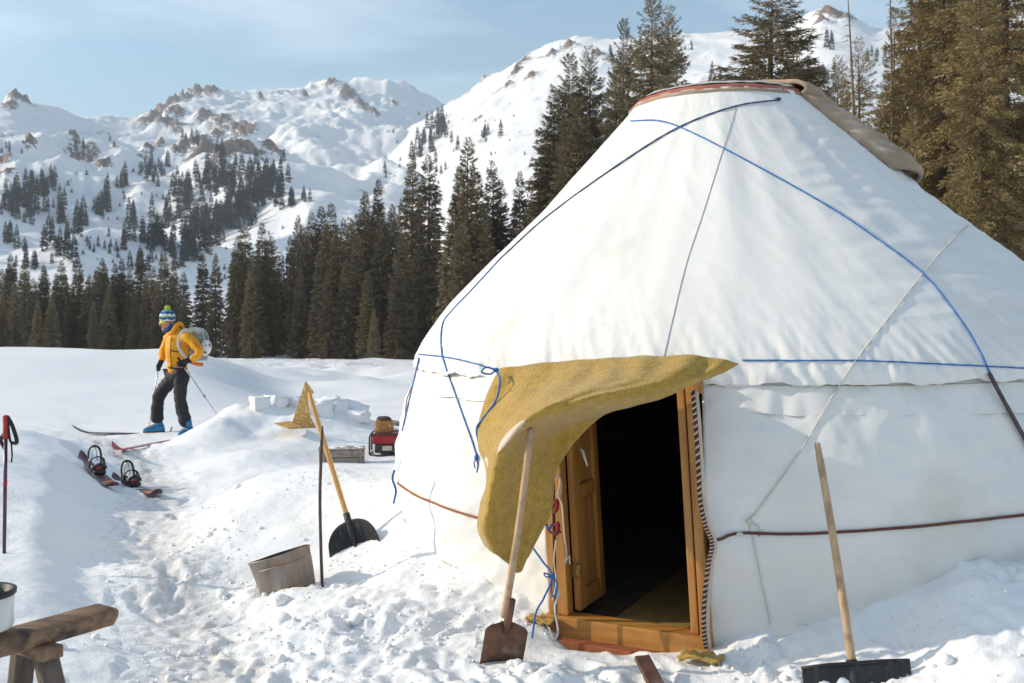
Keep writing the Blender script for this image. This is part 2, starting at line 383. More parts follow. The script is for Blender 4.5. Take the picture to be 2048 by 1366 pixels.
# rock outcrops, given as places on the slopes
_rk = [(40, 203, 22), (20, 215, 12), (300, 245, 20), (325, 222, 24), (345, 208, 20), (370, 198, 18), (395, 190, 16), (420, 188, 18), (352, 232, 18), (330, 250, 18), (445, 245, 22), (470, 260, 30), (490, 272, 22), (410, 240, 16), (385, 290, 30), (410, 305, 26), (470, 300, 34), (500, 310, 30), (440, 315, 24), (365, 300, 18), (165, 315, 22), (180, 325, 16), (150, 280, 10), (60, 285, 10), (210, 335, 14), (540, 300, 18), (555, 310, 14), (640, 172, 14), (676, 160, 18), (662, 170, 12), (700, 195, 18), (725, 215, 16), (745, 228, 12), (690, 182, 12), (775, 170, 8), (830, 195, 14), (860, 200, 12), (1046, 128, 16), (1032, 150, 14), (1018, 175, 10), (1062, 158, 12), (972, 158, 9), (1100, 112, 12), (1135, 98, 14), (1190, 112, 12), (1215, 125, 12), (1655, 30, 22), (1685, 40, 18), (1640, 48, 14), (5, 330, 16), (12, 350, 12), (520, 200, 8), (580, 190, 8), (610, 200, 7), (300, 300, 12), (320, 290, 10), (790, 215, 8), (350, 255, 14), (430, 275, 16), (560, 190, 6)]
_rx, _ry, _rz, _ok = far_hit([a[0] for a in _rk], [a[1] for a in _rk])
ROCKS = [(_rx[i], _ry[i], _rk[i][2] * _ry[i] / F_PX) for i in range(len(_rk)) if _ok[i]]

# ------------------------------------------------------------------ snow materials
def snow_material(name, mountain):
    m, N, L, B = new_mat(name)
    tc = N.new('ShaderNodeTexCoord')
    B.inputs['Roughness'].default_value = 0.62; B.inputs['Specular IOR Level'].default_value = 0.25
    n1 = N.new('ShaderNodeTexNoise'); n1.inputs['Scale'].default_value = 0.9 if not mountain else .05; n1.inputs['Detail'].default_value = 6
    L.new(tc.outputs['Object'], n1.inputs['Vector'])
    ra = N.new('ShaderNodeValToRGB'); ra.color_ramp.elements[0].color = (.84, .85, .86, 1); ra.color_ramp.elements[1].color = (.88, .87, .855, 1)
    ra.color_ramp.elements[0].position = .35; ra.color_ramp.elements[1].position = .65
    L.new(n1.outputs['Fac'], ra.inputs['Fac']); col = ra.outputs['Color']
    nb = N.new('ShaderNodeTexNoise'); nb.inputs['Scale'].default_value = 28 if not mountain else .35; nb.inputs['Detail'].default_value = 9; nb.inputs['Roughness'].default_value = .65
    L.new(tc.outputs['Object'], nb.inputs['Vector'])
    bp = N.new('ShaderNodeBump'); bp.inputs['Strength'].default_value =   .6 if not mountain else .8; bp.inputs['Distance'].default_value = .015 if not mountain else .9
    L.new(nb.outputs['Fac'], bp.inputs['Height']); L.new(bp.outputs['Normal'], B.inputs['Normal'])
    at_ = N.new('ShaderNodeAttribute'); at_.attribute_name = 'rock' if mountain else 'dirt'
    n2 = N.new('ShaderNodeTexNoise'); n2.inputs['Scale'].default_value = .33 if mountain else 14; n2.inputs['Detail'].default_value = 8; n2.inputs['Roughness'].default_value = .65
    L.new(tc.outputs['Object'], n2.inputs['Vector'])
    r2 = N.new('ShaderNodeValToRGB')
    if mountain:
        r2.color_ramp.elements[0].color = (.075, .055, .045, 1); r2.color_ramp.elements[1].color = (.30, .205, .15, 1)
    else:
        r2.color_ramp.elements[0].color = (.30, .25, .20, 1); r2.color_ramp.elements[1].color = (.55, .50, .44, 1)
    r2.color_ramp.elements[0].position = .35; r2.color_ramp.elements[1].position = .65
    L.new(n2.outputs['Fac'], r2.inputs['Fac'])
    ad = N.new('ShaderNodeMath'); ad.operation = 'MULTIPLY_ADD'; L.new(n2.outputs['Fac'], ad.inputs[0]); ad.inputs[1].default_value = 2.2 if mountain else 1.6
    L.new(at_.outputs['Fac'], ad.inputs[2])
    mr = N.new('ShaderNodeMapRange'); mr.inputs['From Min'].default_value = 1.58 if mountain else 1.35; mr.inputs['From Max'].default_value = 1.70 if mountain else 1.75
    mr.inputs['To Max'].default_value = 1.0 if mountain else .6
    L.new(ad.outputs['Value'], mr.inputs['Value'])
    mx = N.new('ShaderNodeMixRGB'); L.new(mr.outputs['Result'], mx.inputs['Fac']); L.new(col, mx.inputs['Color1']); L.new(r2.outputs['Color'], mx.inputs['Color2'])
    L.new(mx.outputs['Color'], B.inputs['Base Color'])
    return m
M_SNOW = snow_material('snow', False); M_MTN = snow_material('mountain_snow', True)

# ------------------------------------------------------------------ near ground
az_f = np.concatenate([np.linspace(-180, -46, 34)[:-1], np.linspace(-46, 46, 500), np.linspace(46, 180, 34)[1:-1]])
rr = np.concatenate([np.geomspace(.25, 3.4, 46)[:-1], np.geomspace(3.4, 11, 350)[:-1], np.geomspace(11, 24, 150)[:-1], np.geomspace(24, 48, 60)])
AZ, RR = np.meshgrid(np.radians(az_f), rr)
GX = (RR * np.sin(AZ)).ravel(); GY = (RR * np.cos(AZ)).ravel(); GZ = ground_height(GX, GY)
_rm, _pm = rough_mask(GX, GY, np.hypot(GX, GY), None, None)
_dirt = _pm * .80 + .35 * np.exp(-(((GX - .55) / .7) ** 2 + ((GY - 4.85) / .22) ** 2)) + .25 * np.exp(-(((GX + .1) / .4) ** 2 + ((GY - 5.2) / .3) ** 2))
ground = kind(mk('snow_ground', np.stack([GX, GY, GZ], 1), grid_faces(len(az_f), len(rr), True), M_SNOW, attr={'dirt': _dirt}), 'structure')

# ------------------------------------------------------------------ far slopes
az_m = np.concatenate([np.linspace(-180, -44, 40)[:-1], np.linspace(-44, 44, 860), np.linspace(44, 180, 40)[1:-1]])
rm_ = np.concatenate([np.geomspace(48, 300, 150)[:-1], np.geomspace(300, 1500, 240)[:-1], np.geomspace(1500, 5200, 24)])
AZ, RR = np.meshgrid(np.radians(az_m), rm_)
MX_ = (RR * np.sin(AZ)).ravel(); MY_ = (RR * np.cos(AZ)).ravel(); MZ_ = far_height(MX_, MY_)
rock = np.zeros_like(MX_)
for (x0, y0, r0) in ROCKS:
    d2 = ((MX_ - x0) / (r0 * 1.15)) ** 2 + ((MY_ - y0) / (r0 * 1.7)) ** 2; rock = np.maximum(rock, np.exp(-d2 * .7) * (d2 < 9))
_hf = smooth(60, 300, np.hypot(MX_, MY_))
crag = ridged(MX_ / 17, MY_ / 17, 4, 61, .6); crag2 = ridged(MX_ / 6.5, MY_ / 6.5, 2, 63)
MZ_ = MZ_ + rock * (6.5 * (crag - .4) + 2.4 * crag2) * (np.hypot(MX_, MY_) / 1100.)
scat = smooth(.45, .9, fbm(MX_ / 30, MY_ / 30, 4, 71) + .25 * pn(MX_ / 150, MY_ / 150, 73)) * smooth(330, 600, np.hypot(MX_, MY_)) * .58
rockv = np.clip(rock * (.55 + .42 * crag) + scat, 0, 1.2) * _hf
mountain = kind(mk('mountain_terrain', np.stack([MX_, MY_, MZ_], 1), grid_faces(len(az_m), len(rm_), True), M_MTN, attr={'rock': rockv}), 'structure')

# ------------------------------------------------------------------ yurt
M_CLOTH = M('white_canvas', (.80, .785, .75), (.76, .745, .71), scale=1.3, rough=.85, bump=.12, bscale=70, bdist=.004, c3=(.62, .57, .48), c3scale=1.1, c3lo=.60, c3hi=.85, spec=.15)
M_WALLC = M('wall_canvas', (.78, .765, .73), (.74, .72, .68), scale=1.6, rough=.85, bump=.12, bscale=22, bdist=.01, c3=(.58, .52, .44), c3scale=1.4, c3lo=.58, c3hi=.85, spec=.15)
M_FELT = M('mustard_felt', (.46, .285, .050), (.36, .215, .036), scale=26, detail=8, rough=.95, bump=1.0, bscale=90, bdist=.008, spec=.1, sheen=.3, c3=(.56, .38, .12), c3scale=110, c3lo=.5, c3hi=.75)
M_LINING = M('pale_lining', (.66, .55, .44), (.55, .45, .36), scale=8, rough=.9)
M_BEIGEFELT = M('beige_felt', (.42, .32, .23), (.33, .25, .18), scale=3, rough=.95, bump=.4, bscale=50, spec=.1, c3=(.5, .42, .33), c3scale=5)
M_RED = M('red_felt', (.42, .145, .11), (.34, .12, .09), scale=6, rough=.9, spec=.1)
M_REDB = M('red_cloth', (.22, .018, .02), (.15, .012, .015), scale=9, rough=.8)
M_GREYF = M('grey_cover', (.50, .48, .46), (.40, .38, .37), scale=5, rough=.9)
M_WOOD = M('varnished_pine', (.50, .235, .055), (.36, .155, .035), scale=2.2, stretch=(14, 14, 1.2), rough=.42, bump=.15, bscale=12, bdist=.004, spec=.45, c3=(.24, .10, .03), c3scale=3.5, c3lo=.62, c3hi=.8)
M_WOODH = M('varnished_pine_sill', (.50, .235, .055), (.36, .155, .035), scale=2.2, stretch=(1.2, 1.2, 16), rough=.45, bump=.15, bscale=12, bdist=.004, spec=.4, c3=(.22, .10, .035), c3scale=4, c3lo=.55, c3hi=.75)
M_HANDLE = M('ash_handle', (.52, .36, .22), (.42, .28, .16), scale=3, stretch=(12, 12, 1), rough=.6, bump=.1, bscale=20, bdist=.002, c3=(.26, .16, .10), c3scale=9, c3lo=.56, c3hi=.72)
M_HANDLE2 = M('yellow_pine_handle', (.60, .34, .12), (.50, .27, .09), scale=3, stretch=(12, 12, 1), rough=.5)
M_BLUE = M('blue_cord', (.05, .19, .50), (.03, .11, .34), scale=60, rough=.6, stretch=(1, 1, 1))
M_NAVY = M('dark_blue_cord', (.03, .075, .19), (.02, .05, .12), scale=60, rough=.6)
M_BROWN = M('brown_cord', (.16, .055, .04), (.11, .035, .025), scale=40, rough=.6)
M_RUST = M('rust_cord', (.33, .11, .05), (.25, .08, .035), scale=40, rough=.7)
M_WHITEC = M('white_cord', (.66, .64, .58), (.56, .53, .47), scale=40, rough=.8)
M_DARKB = M('dark_braid', (.035, .022, .015), (.06, .035, .025), scale=40, rough=.8)
M_SEAM = M('seam_thread', (.60, .58, .54), (.52, .50, .46), scale=20, rough=.9)
M_BRASS = M('old_brass', (.45, .30, .10), (.30, .19, .06), scale=20, rough=.4, metal=.8)
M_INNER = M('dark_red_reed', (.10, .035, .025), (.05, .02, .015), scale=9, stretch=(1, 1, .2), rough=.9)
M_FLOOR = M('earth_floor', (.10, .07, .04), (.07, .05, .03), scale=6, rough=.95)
M_MAT = M('mustard_mat', (.26, .17, .05), (.2, .13, .04), scale=12, rough=.95, bump=.4, bscale=80)

def add_creases(m, sc, strength):
    N, L = m.node_tree.nodes, m.node_tree.links; B = N['Principled BSDF']; old = [l for l in L if l.to_socket == B.inputs['Normal']][0].from_socket
    tc = N.new('ShaderNodeTexCoord'); mp = N.new('ShaderNodeMapping'); mp.inputs['Scale'].default_value = (sc, sc, sc * .55); mp.inputs['Rotation'].default_value = (.3, .5, .2)
    no = N.new('ShaderNodeTexNoise'); no.noise_type = 'RIDGED_MULTIFRACTAL'; no.inputs['Scale'].default_value = 1; no.inputs['Detail'].default_value = 3; no.inputs['Distortion'].default_value = .6
    L.new(tc.outputs['Object'], mp.inputs['Vector']); L.new(mp.outputs['Vector'], no.inputs['Vector'])
    bp = N.new('ShaderNodeBump'); bp.inputs['Strength'].default_value = strength; bp.inputs['Distance'].default_value = .02
    L.new(no.outputs['Fac'], bp.inputs['Height']); L.new(old, bp.inputs['Normal']); L.new(bp.outputs['Normal'], B.inputs['Normal'])
add_creases(M_CLOTH, 2.2, .05); add_creases(M_WALLC, 1.6, .16)
yurt = thing('yurt', (YC[0], YC[1], 0), 'large white canvas yurt with open wooden door and mustard felt flap', 'yurt')
RZ = np.array([(1.34, 2.50), (1.41, 2.495), (1.47, 2.475), (1.54, 2.425), (1.64, 2.345), (1.797, 2.21), (2.107, 1.872), (2.47, 1.45), (2.97, .96), (3.20, .735), (3.29, .655)])
WZ = np.array([(-.15, 2.57), (.0, 2.575), (.31, 2.605), (.53, 2.64), (.745, 2.622), (1.11, 2.55), (1.41, 2.44), (1.52, 2.40)])
def ycen(z): return YC[0] - .2 * np.clip((z - 1.45) / 1.84, 0, 1), YC[1]
A_DOOR = math.atan2(-.89, -.45)

# roof cover
nz = 150; na = 960
zz = np.interp(np.linspace(0, 1, nz), np.linspace(0, 1, 60), np.concatenate([np.linspace(1.34, 1.75, 26), np.linspace(1.79, 3.29, 34)]))
aa = np.linspace(-math.pi, math.pi, na, endpoint=False)
A, Z = np.meshgrid(aa, zz)
def pchip(x, P):                       # smooth profile
    xs = np.linspace(P[0, 0], P[-1, 0], 200); ys = np.interp(xs, P[:, 0], P[:, 1]); k = np.hanning(19); k /= k.sum()
    ys = np.convolve(np.pad(ys, 9, 'edge'), k, 'valid'); return np.interp(x, xs, ys)
rho = pchip(Z, RZ); fr = (Z - 1.34) / 1.95
bell = np.sin(np.pi * np.clip(fr, 0, 1)) ** .6
ca_, sa_ = np.cos(A), np.sin(A)
NP = 38
pole = np.abs(np.sin(A * NP / 2 + .3 * pn(ca_ * 3, sa_ * 3, 2)))
dsp = -.0045 * bell * pole ** 1.5
dsp += .030 * bell * pn(ca_ * 2.6 + 4, sa_ * 2.6 + fr, 3) + .007 * bell * pn(ca_ * 6 + 4, sa_ * 6 + fr * .8, 4)
hemw = np.exp(-np.clip(Z - 1.40, 0, None) / .16)
dsp += hemw * (.016 * pn(A * 17, Z * 2.5, 5) + .012 * pn(A * 42 + Z * 9, Z * 4, 6) + .006 * pn(A * 90, Z * 9, 16))
rs = smooth(-1.75, -1.3, A) * (1 - smooth(.3, .9, A))           # sagging folds on the far right of the roof
dsp += rs * bell * .007 * (1 - np.abs(pn(A * 3 + Z * 1.5, Z * 11 - A * 2.2, 7)) * 2)
dsp += (1 - rs) * bell * .0022 * (1 - np.abs(pn(A * 9 + Z * 3, Z * 2.2 + A, 8)) * 2)
dsp += .0010 * fbm(A * 22 + Z * 14, Z * 14 - A * 9, 3, 9)
# tension creases fanning up from the eave
dsp += .0035 * np.exp(-((Z - 1.75) / .28) ** 2) * (1 - 2 * np.abs(pn(A * 11 + Z * 2, Z * 1.6 - A * 2, 10)))
hemz = .022 * pn(A * 10, A * 0 + 3, 11) + .012 * pn(A * 33, A * 0, 12)
rr_ = rho + dsp; cx_, cy_ = ycen(Z)
Zd = Z + dsp * .6 + hemz * (1 - smooth(1.34, 1.46, Z)) + .03 * (1 - smooth(1.34, 1.5, Z)) * smooth(-1.9, -1.0, A) * (A < .8)
roof_V = np.stack([(cx_ + rr_ * ca_).ravel(), (cy_ + rr_ * sa_).ravel(), Zd.ravel()], 1)
roof = mk('roof_cover', roof_V, grid_faces(na, nz, True), M_CLOTH, yurt)
sm = roof.modifiers.new('thick', 'SOLIDIFY'); sm.thickness = .008; sm.offset = -1

DC = Vector((.605, 5.15, 0)); DT = Vector((.892, -.452, 0)); DI = Vector((.452, .892, 0))
# braided edge beside the right-hand post
bp_ = [(1386, 782), (1392, 850), (1397, 930), (1401, 1000), (1411, 1050), (1424, 1086), (1417, 1130), (1410, 1190), (1408, 1250), (1412, 1296)]
def door_dep(px): return float(np.interp(px, [1100, 1420], [5.27, 4.90]))
BP = spline([at(px, py, door_dep(px) - .03) for px, py in bp_], 16)
# wall cover, open at the door
half = .178
nw = 880; nzw = 110
aw = np.linspace(A_DOOR + half - .014, A_DOOR - half + 2 * math.pi, nw); zw = np.linspace(-.15, 1.52, nzw)
A, Z = np.meshgrid(aw, zw); rho = pchip(Z, WZ)
ca_, sa_ = np.cos(A), np.sin(A); mid = np.sin(np.pi * np.clip((Z + .1) / 1.6, 0, 1)) ** .7
dsp = .028 * mid * pn(ca_ * 5, sa_ * 5 + Z, 13) + .013 * (1 - 2 * np.abs(pn(A * 4.5 + Z * 2.6, Z * 2.3 - A * 1.6, 14))) * mid
dsp += .008 * (1 - 2 * np.abs(pn(A * 9 - Z * 3.5, Z * 3 + A * 3, 15))) + .004 * fbm(A * 26, Z * 12 + A * 7, 3, 17)
dsp += -.030 * np.exp(-((Z - (.70 - .25 * smooth(0, 1.2, 0 * A))) / .05) ** 2) * .35       # pinched in by the belt cord
dsp += .02 * np.exp(-(aw[None, :] - aw[0]) / .05) + .02 * np.exp(-(aw[-1] - aw[None, :]) / .05)
edge = .028 * np.exp(-(aw[None, :] - aw[0]) / .03) * np.sin(Z * 4.2 - 1.0)
_bz = np.array([p.z for p in BP])[::-1]; _ba = np.array([math.atan2(p.y - YC[1], p.x - YC[0]) for p in BP])[::-1]
A2 = A + (np.interp(Z, _bz, _ba) + .004 - aw[0]) * np.exp(-((A - aw[0]) / .09) ** 2)
rr_ = rho + dsp
wall_V = np.stack([(YC[0] + rr_ * np.cos(A2)).ravel(), (YC[1] + rr_ * np.sin(A2)).ravel(), Z.ravel()], 1)
wall = mk('wall_cover', wall_V, grid_faces(nw, nzw), M_WALLC, yurt)
sm = wall.modifiers.new('thick', 'SOLIDIFY'); sm.thickness = .012; sm.offset = -1
# upper turned-over band of the wall cover, below the eave
zb = np.linspace(1.20, 1.47, 18); A, Z = np.meshgrid(aw, zb)
rho = pchip(Z, WZ) + .010 + .010 * pn(A * 14, Z * 2, 18) + .008 * pn(A * 40, Z * 5, 19)
band_V = np.stack([(YC[0] + rho * np.cos(A)).ravel(), (YC[1] + rho * np.sin(A)).ravel(), (Z + .010 * pn(A * 12, A * 0, 20) * (1 - smooth(1.2, 1.3, Z))).ravel()], 1)
band = mk('eave_band', band_V, grid_faces(nw, 18), M_WALLC, yurt)

# inside: lining, floor, mat
zi = np.linspace(-.1, 3.2, 40); A, Z = np.meshgrid(np.linspace(A_DOOR + half + .03, A_DOOR - half - .03 + 2 * math.pi, 160), zi)
rin = np.where(Z < 1.42, np.interp(Z, WZ[:, 0], WZ[:, 1]), np.interp(Z, RZ[:, 0], RZ[:, 1])) - .10
cxi, cyi = ycen(Z)
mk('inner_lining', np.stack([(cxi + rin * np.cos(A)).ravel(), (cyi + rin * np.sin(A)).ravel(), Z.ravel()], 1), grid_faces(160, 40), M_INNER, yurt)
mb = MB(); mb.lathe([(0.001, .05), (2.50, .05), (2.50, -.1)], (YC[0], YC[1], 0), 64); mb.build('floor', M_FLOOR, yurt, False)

# crown: felt rings and cap
CCX, CCY = YC[0] - .2, YC[1]
def ring(name, prof, mat, wob=.006):
    n = 160; V = []
    for i, (r, z) in enumerate(prof):
        for k in range(n):
            a = 2 * math.pi * k / n; w = wob * float(pn(np.array([a * 6.]), np.array([i * .7 + z * 3]), 23)[0])
            V.append((CCX + (r + w) * math.cos(a), CCY + (r + w) * math.sin(a), z + w * .5))
    return mk(name, V, grid_faces(n, len(prof), True), mat, yurt)
ring('crown_trim', [(.675, 3.245), (.695, 3.258), (.668, 3.284), (.645, 3.290)], M_BEIGEFELT, .008)
ring('crown_band', [(.664, 3.278), (.672, 3.286), (.648, 3.312), (.60, 3.328)], M_RED)
ring('crown_cap', [(.635, 3.325), (.60, 3.347), (.45, 3.365), (.25, 3.375), (.01, 3.38)], M_GREYF, .01)

bvh = BVHTree.FromPolygons([tuple(v) for v in np.concatenate([roof_V, wall_V, band_V])],
    [tuple(f) for f in np.concatenate([grid_faces(na, nz, True), grid_faces(nw, nzw) + len(roof_V), grid_faces(nw, 18) + len(roof_V) + len(wall_V)])])
def on_yurt(px, py, off=.01):
    o = Vector((0, 0, EYE)); d = (at(px, py, 1.0) - o).normalized()
    loc, nor, idx, dist = bvh.ray_cast(o, d)
    if loc is None: return None
    if nor.dot(d) > 0: nor = -nor
    return loc + nor * off
def cord_pts(pts, off, n=14):
    P = spline([(p[0], p[1], 0) for p in pts], n); out = []
    for p in P:
        q = on_yurt(p.x, p.y, off)
        if q is not None and (not out or (q - out[-1]).length > 1e-4): out.append(q)
    # drop jumps
    res = [out[0]]
    for q in out[1:]:
        if (q - res[-1]).length < .6: res.append(q)
    return [res[0]] + [(res[i - 1] + res[i] * 2 + res[i + 1]) / 4 for i in range(1, len(res) - 1)] + [res[-1]]
def cord(name, pts, r, mat, off=None, n=14, twist=False, label=None):
    P = cord_pts(pts, (off if off is not None else r * .9) + .002, n)
    rad = [r * (1 + .10 * math.sin(i * 1.9)) for i in range(len(P))] if twist else r
    o = MB().tube(P, rad, 7).build(name, mat, yurt)
    if label: o['label'] = label
    return o
cord('roof_rope', [(1557, 201), (1470, 214), (1362, 254), (1250, 322), (1100, 430), (1000, 520)], .0052, M_NAVY, twist=True)
cord('roof_rope', [(1000, 520), (945, 580), (905, 622), (886, 650), (884, 700), (895, 740), (920, 810), (945, 880), (957, 918)], .0048, M_BLUE)
cord('roof_rope', [(1262, 243), (1320, 243), (1380, 264), (1500, 326), (1650, 410), (1750, 476), (1850, 552), (1920, 640), (1960, 705), (1985, 760), (2046, 868), (2080, 930)], .0048, M_BLUE, twist=True)
cord('eave_rope', [(1484, 721), (1600, 722), (1720, 722), (1860, 728), (1975, 733), (2060, 737), (2150, 740)], .0040, M_BLUE, twist=True)
cord('eave_rope', [(838, 709), (880, 713), (930, 722), (990, 738)], .0045, M_BLUE)
cord('side_rope', [(839, 716), (832, 750), (820, 800), (806, 862)], .005, M_BLUE)
cord('side_rope', [(836, 735), (826, 770), (815, 800), (812, 830)], .004, M_RUST)
cord('belt_cord', [(1418, 1082), (1440, 1078), (1480, 1066), (1580, 1068), (1700, 1063), (1860, 1050), (2046, 1030), (2140, 1020)], .0075, M_BROWN)
cord('belt_cord', [(797, 966), (830, 988), (890, 1014), (962, 1036)], .007, M_RUST)
cord('guy_cord', [(1953, 437), (1880, 506), (1780, 632), (1690, 752), (1600, 902), (1530, 1000), (1497, 1042)], .0042, M_WHITEC)
cord('guy_cord', [(1497, 1042), (1508, 1090), (1522, 1160), (1540, 1248)], .0035, M_WHITEC)
cord('guy_cord', [(1497, 1042), (1515, 1052), (1522, 1068), (1516, 1074)], .0035, M_WHITEC)
cord('cover_seam', [(1472, 215), (1440, 318), (1405, 430), (1372, 530), (1345, 640), (1328, 712)], .0022, M_SEAM, off=.001)
cord('hem_seam', [(1420, 770), (1600, 772), (1800, 772), (2046, 764)], .003, M_SEAM, off=.001)
cord('hem_cord', [(797, 1000), (806, 1030), (835, 1082), (880, 1120), (930, 1145), (1010, 1196), (1052, 1232)], .010, M_SEAM, off=.004)
# rope end with a small knot at the crown and the knot of the white cord
k0 = on_yurt(1555, 201, .012); MB().ball(k0, .014, 2, (1.5, 1, .9)).build('rope_knot', M_NAVY, yurt)
k1 = on_yurt(1497, 1042, .010); MB().ball(k1, .014, 2, (1, 1, 1.2)).build('rope_knot', M_WHITEC, yurt)
k2 = on_yurt(1478, 1068, .010); MB().ball(k2, .013, 2, (1.6, 1, .9)).build('rope_knot', M_WHITEC, yurt)
k3 = on_yurt(955, 916, .012); m_ = MB().ball(k3, .011, 2, (1, 1, 1.8)); m_.tube([k3, k3 + Vector((.012, -.01, -.04)), k3 + Vector((.004, -.01, -.085))], .004); m_.tube([k3, k3 + Vector((-.012, -.01, -.03)), k3 + Vector((-.006, -.012, -.06))], .004); m_.build('rope_knot', M_BLUE, yurt)
# blue cord coil hanging on the far left edge
e0 = at(789, 940, 6.95); MB().tube(spline([e0, e0 + Vector((-.01, -.02, -.06)), e0 + Vector((.012, -.02, -.14)), e0 + Vector((-.004, -.02, -.23))]), .008, 7).build('side_rope', M_BLUE, yurt)
# bow knot at the upper corner of the felt
kb = at(992, 740, 5.20)
m_ = MB().ball(kb, .013, 2, (1.3, 1, 1)); m_.tube(spline([kb, kb + Vector((-.05, -.02, .015)), kb + Vector((-.075, -.02, -.01)), kb + Vector((-.03, -.02, -.02)), kb], 6), .0045, 6)
m_.build('bow_knot', M_BLUE, yurt)
MB().tube(spline([kb, at(1000, 760, 5.12), at(992, 800, 5.10), at(965, 838, 5.10), at(953, 860, 5.12), at(962, 905, 5.14)], 8), .0055, 7).build('felt_tie', M_BLUE, yurt)

# felt smoke-hole cover laid back over the right side
def hull(px, py): return on_yurt(px, py, 0)
V = []; nst = 70; ncs = 22; prf = []
_rz = [(3.415, .15), (3.41, .40), (3.375, .62), (3.33, .72)] + [(z, float(np.interp(z, RZ[:, 0], RZ[:, 1])) + .075 + .075 * min(1, (3.3 - z) * 2.5)) for z in np.linspace(3.25, 2.70, 18)]
for i in range(nst):
    f = i / (nst - 1) * (len(_rz) - 1); k = min(int(f), len(_rz) - 2); f -= k; z = _rz[k][0] * (1 - f) + _rz[k + 1][0] * f; rad = _rz[k][1] * (1 - f) + _rz[k + 1][1] * f
    cx0 = CCX + .2 * max(0, (3.29 - z) / 1.84)
    for m in range(ncs):
        a = R(-50) + m / (ncs - 1) * R(74) if rad < .75 else R(-50) + R(8) * min(1, (rad - .75)) + m / (ncs - 1) * R(66)
        wv = .008 * math.sin(i * .45 + m * .3) + .012 * float(pn(np.array([i * .22]), np.array([m * .5]), 5)[0]); ed = min(1.0, m / 4.0); ed = math.sin(ed * math.pi / 2)
        if rad > .75: rb = float(np.interp(z, RZ[:, 0], RZ[:, 1])) + .012; rad_ = rb + (rad - rb) * ed * (1 - .5 * max(0, (i - nst + 5) / 5)) + wv * ed
        else: rad_ = rad + wv * .4
        V.append((cx0 + rad_ * math.cos(a), CCY + rad_ * math.sin(a), z + .006 * math.sin(i * .9)))
fl = mk('smoke_hole_felt', V, grid_faces(ncs, nst), M_BEIGEFELT, yurt); sm = fl.modifiers.new('thick', 'SOLIDIFY'); sm.thickness = .03; sm.offset = 0

# ------------------------------------------------------------------ door
def DL(u, w, z): return DC + DT * (u - .062 * z) + DI * w + Vector((0, 0, z))
def plank(name, u0, u1, w0, w1, z0, z1, mat, parent, bev=.006, nz_=6):
    """upright or lying board in the door's own frame, edges eased"""
    bm = bmesh.new(); bmesh.ops.create_cube(bm, size=1)
    for v in bm.verts: v.co = Vector(((u0 + u1) / 2 + v.co.x * (u1 - u0), (w0 + w1) / 2 + v.co.y * (w1 - w0), (z0 + z1) / 2 + v.co.z * (z1 - z0)))
    bmesh.ops.bevel(bm, geom=bm.edges[:], offset=bev, segments=2, affect='EDGES', profile=.6); bm.verts.index_update()
    V = [DL(*v.co) for v in bm.verts]; Fc = [[v.index for v in f.verts] for f in bm.faces]; bm.free()
    return mk(name, V, Fc, mat, parent, False)
df = mk('door_frame', [DL(-.44, .0, .1), DL(-.42, 0, .1), DL(-.42, .02, .1)], [(0, 1, 2)], M_WOOD, yurt)
def dp(name, *a, mat=M_WOOD): return plank(name, *a, mat, df)
dp('post', -.445, -.335, .0, .075, .10, 1.36); dp('post', .335, .375, .0, .075, .10, 1.36); dp('post', .385, .435, -.012, .06, .08, 1.36)
dp('lintel', -.445, .435, .085, .15, 1.30, 1.40, mat=M_WOODH)
dp('threshold', -.47, .435, -.03, .10, -.02, .098, mat=M_WOODH)
dp('footboard', -.50, .44, -.11, -.034, -.06, .0, mat=M_RUST)
# open leaf, swung inwards on the left post
leaf = mk('door_leaf', [DL(-.33, .05, .1), DL(-.329, .05, .1), DL(-.33, .06, .1)], [(0, 1, 2)], M_WOOD, yurt)
LA = R(91); l_d = (DT * math.cos(LA) + DI * math.sin(LA)).normalized(); l_n = (DT * math.sin(LA) - DI * math.cos(LA)).normalized()
def LL(s, n, z): return DL(-.325, .065, 0) + l_d * s + l_n * n + DT * (-.062 * z) + Vector((0, 0, z))
def lplank(name, s0, s1, n0, n1, z0, z1):
    bm = bmesh.new(); bmesh.ops.create_cube(bm, size=1)
    for v in bm.verts: v.co = Vector(((s0 + s1) / 2 + v.co.x * (s1 - s0), (n0 + n1) / 2 + v.co.y * (n1 - n0), (z0 + z1) / 2 + v.co.z * (z1 - z0)))
    bmesh.ops.bevel(bm, geom=bm.edges[:], offset=.005, segments=2, affect='EDGES'); bm.verts.index_update()
    V = [LL(*v.co) for v in bm.verts]; Fc = [[v.index for v in f.verts] for f in bm.faces]; bm.free(); return mk(name, V, Fc, M_WOOD, leaf, False)
lplank('stile', .0, .085, 0, .038, .115, 1.44); lplank('stile', .305, .38, 0, .038, .115, 1.44)
for z0, z1 in ((.115, .22), (.70, .78), (1.34, 1.44)): lplank('rail', .088, .302, 0.001, .037, z0, z1)
for z0, z1 in ((.223, .697), (.783, 1.337)):
    lplank('panel', .09, .30, .008, .024, z0, z1)
hb = MB(); hb.box(LL(-.005, .02, .33), (.05, .012, .075), rot=Matrix.Rotation(math.atan2(DT.y, DT.x), 3, 'Z'), bev=.003); hb.tube([LL(-.012, .03, .29), LL(-.012, .03, .37)], .008, 8)
hg = hb.build('hinge', M_BRASS, leaf)
hp_ = LL(.06, .05, .98); MB().tube([hp_, hp_ + Vector((.02, -.03, -.01)), hp_ + Vector((.045, -.05, -.09))], [.006, .009, .005], 7).build('pull_cord', M_WHITEC, leaf)
br = MB().tube(BP, .007, 8).build('edge_braid', M_LINING, yurt)
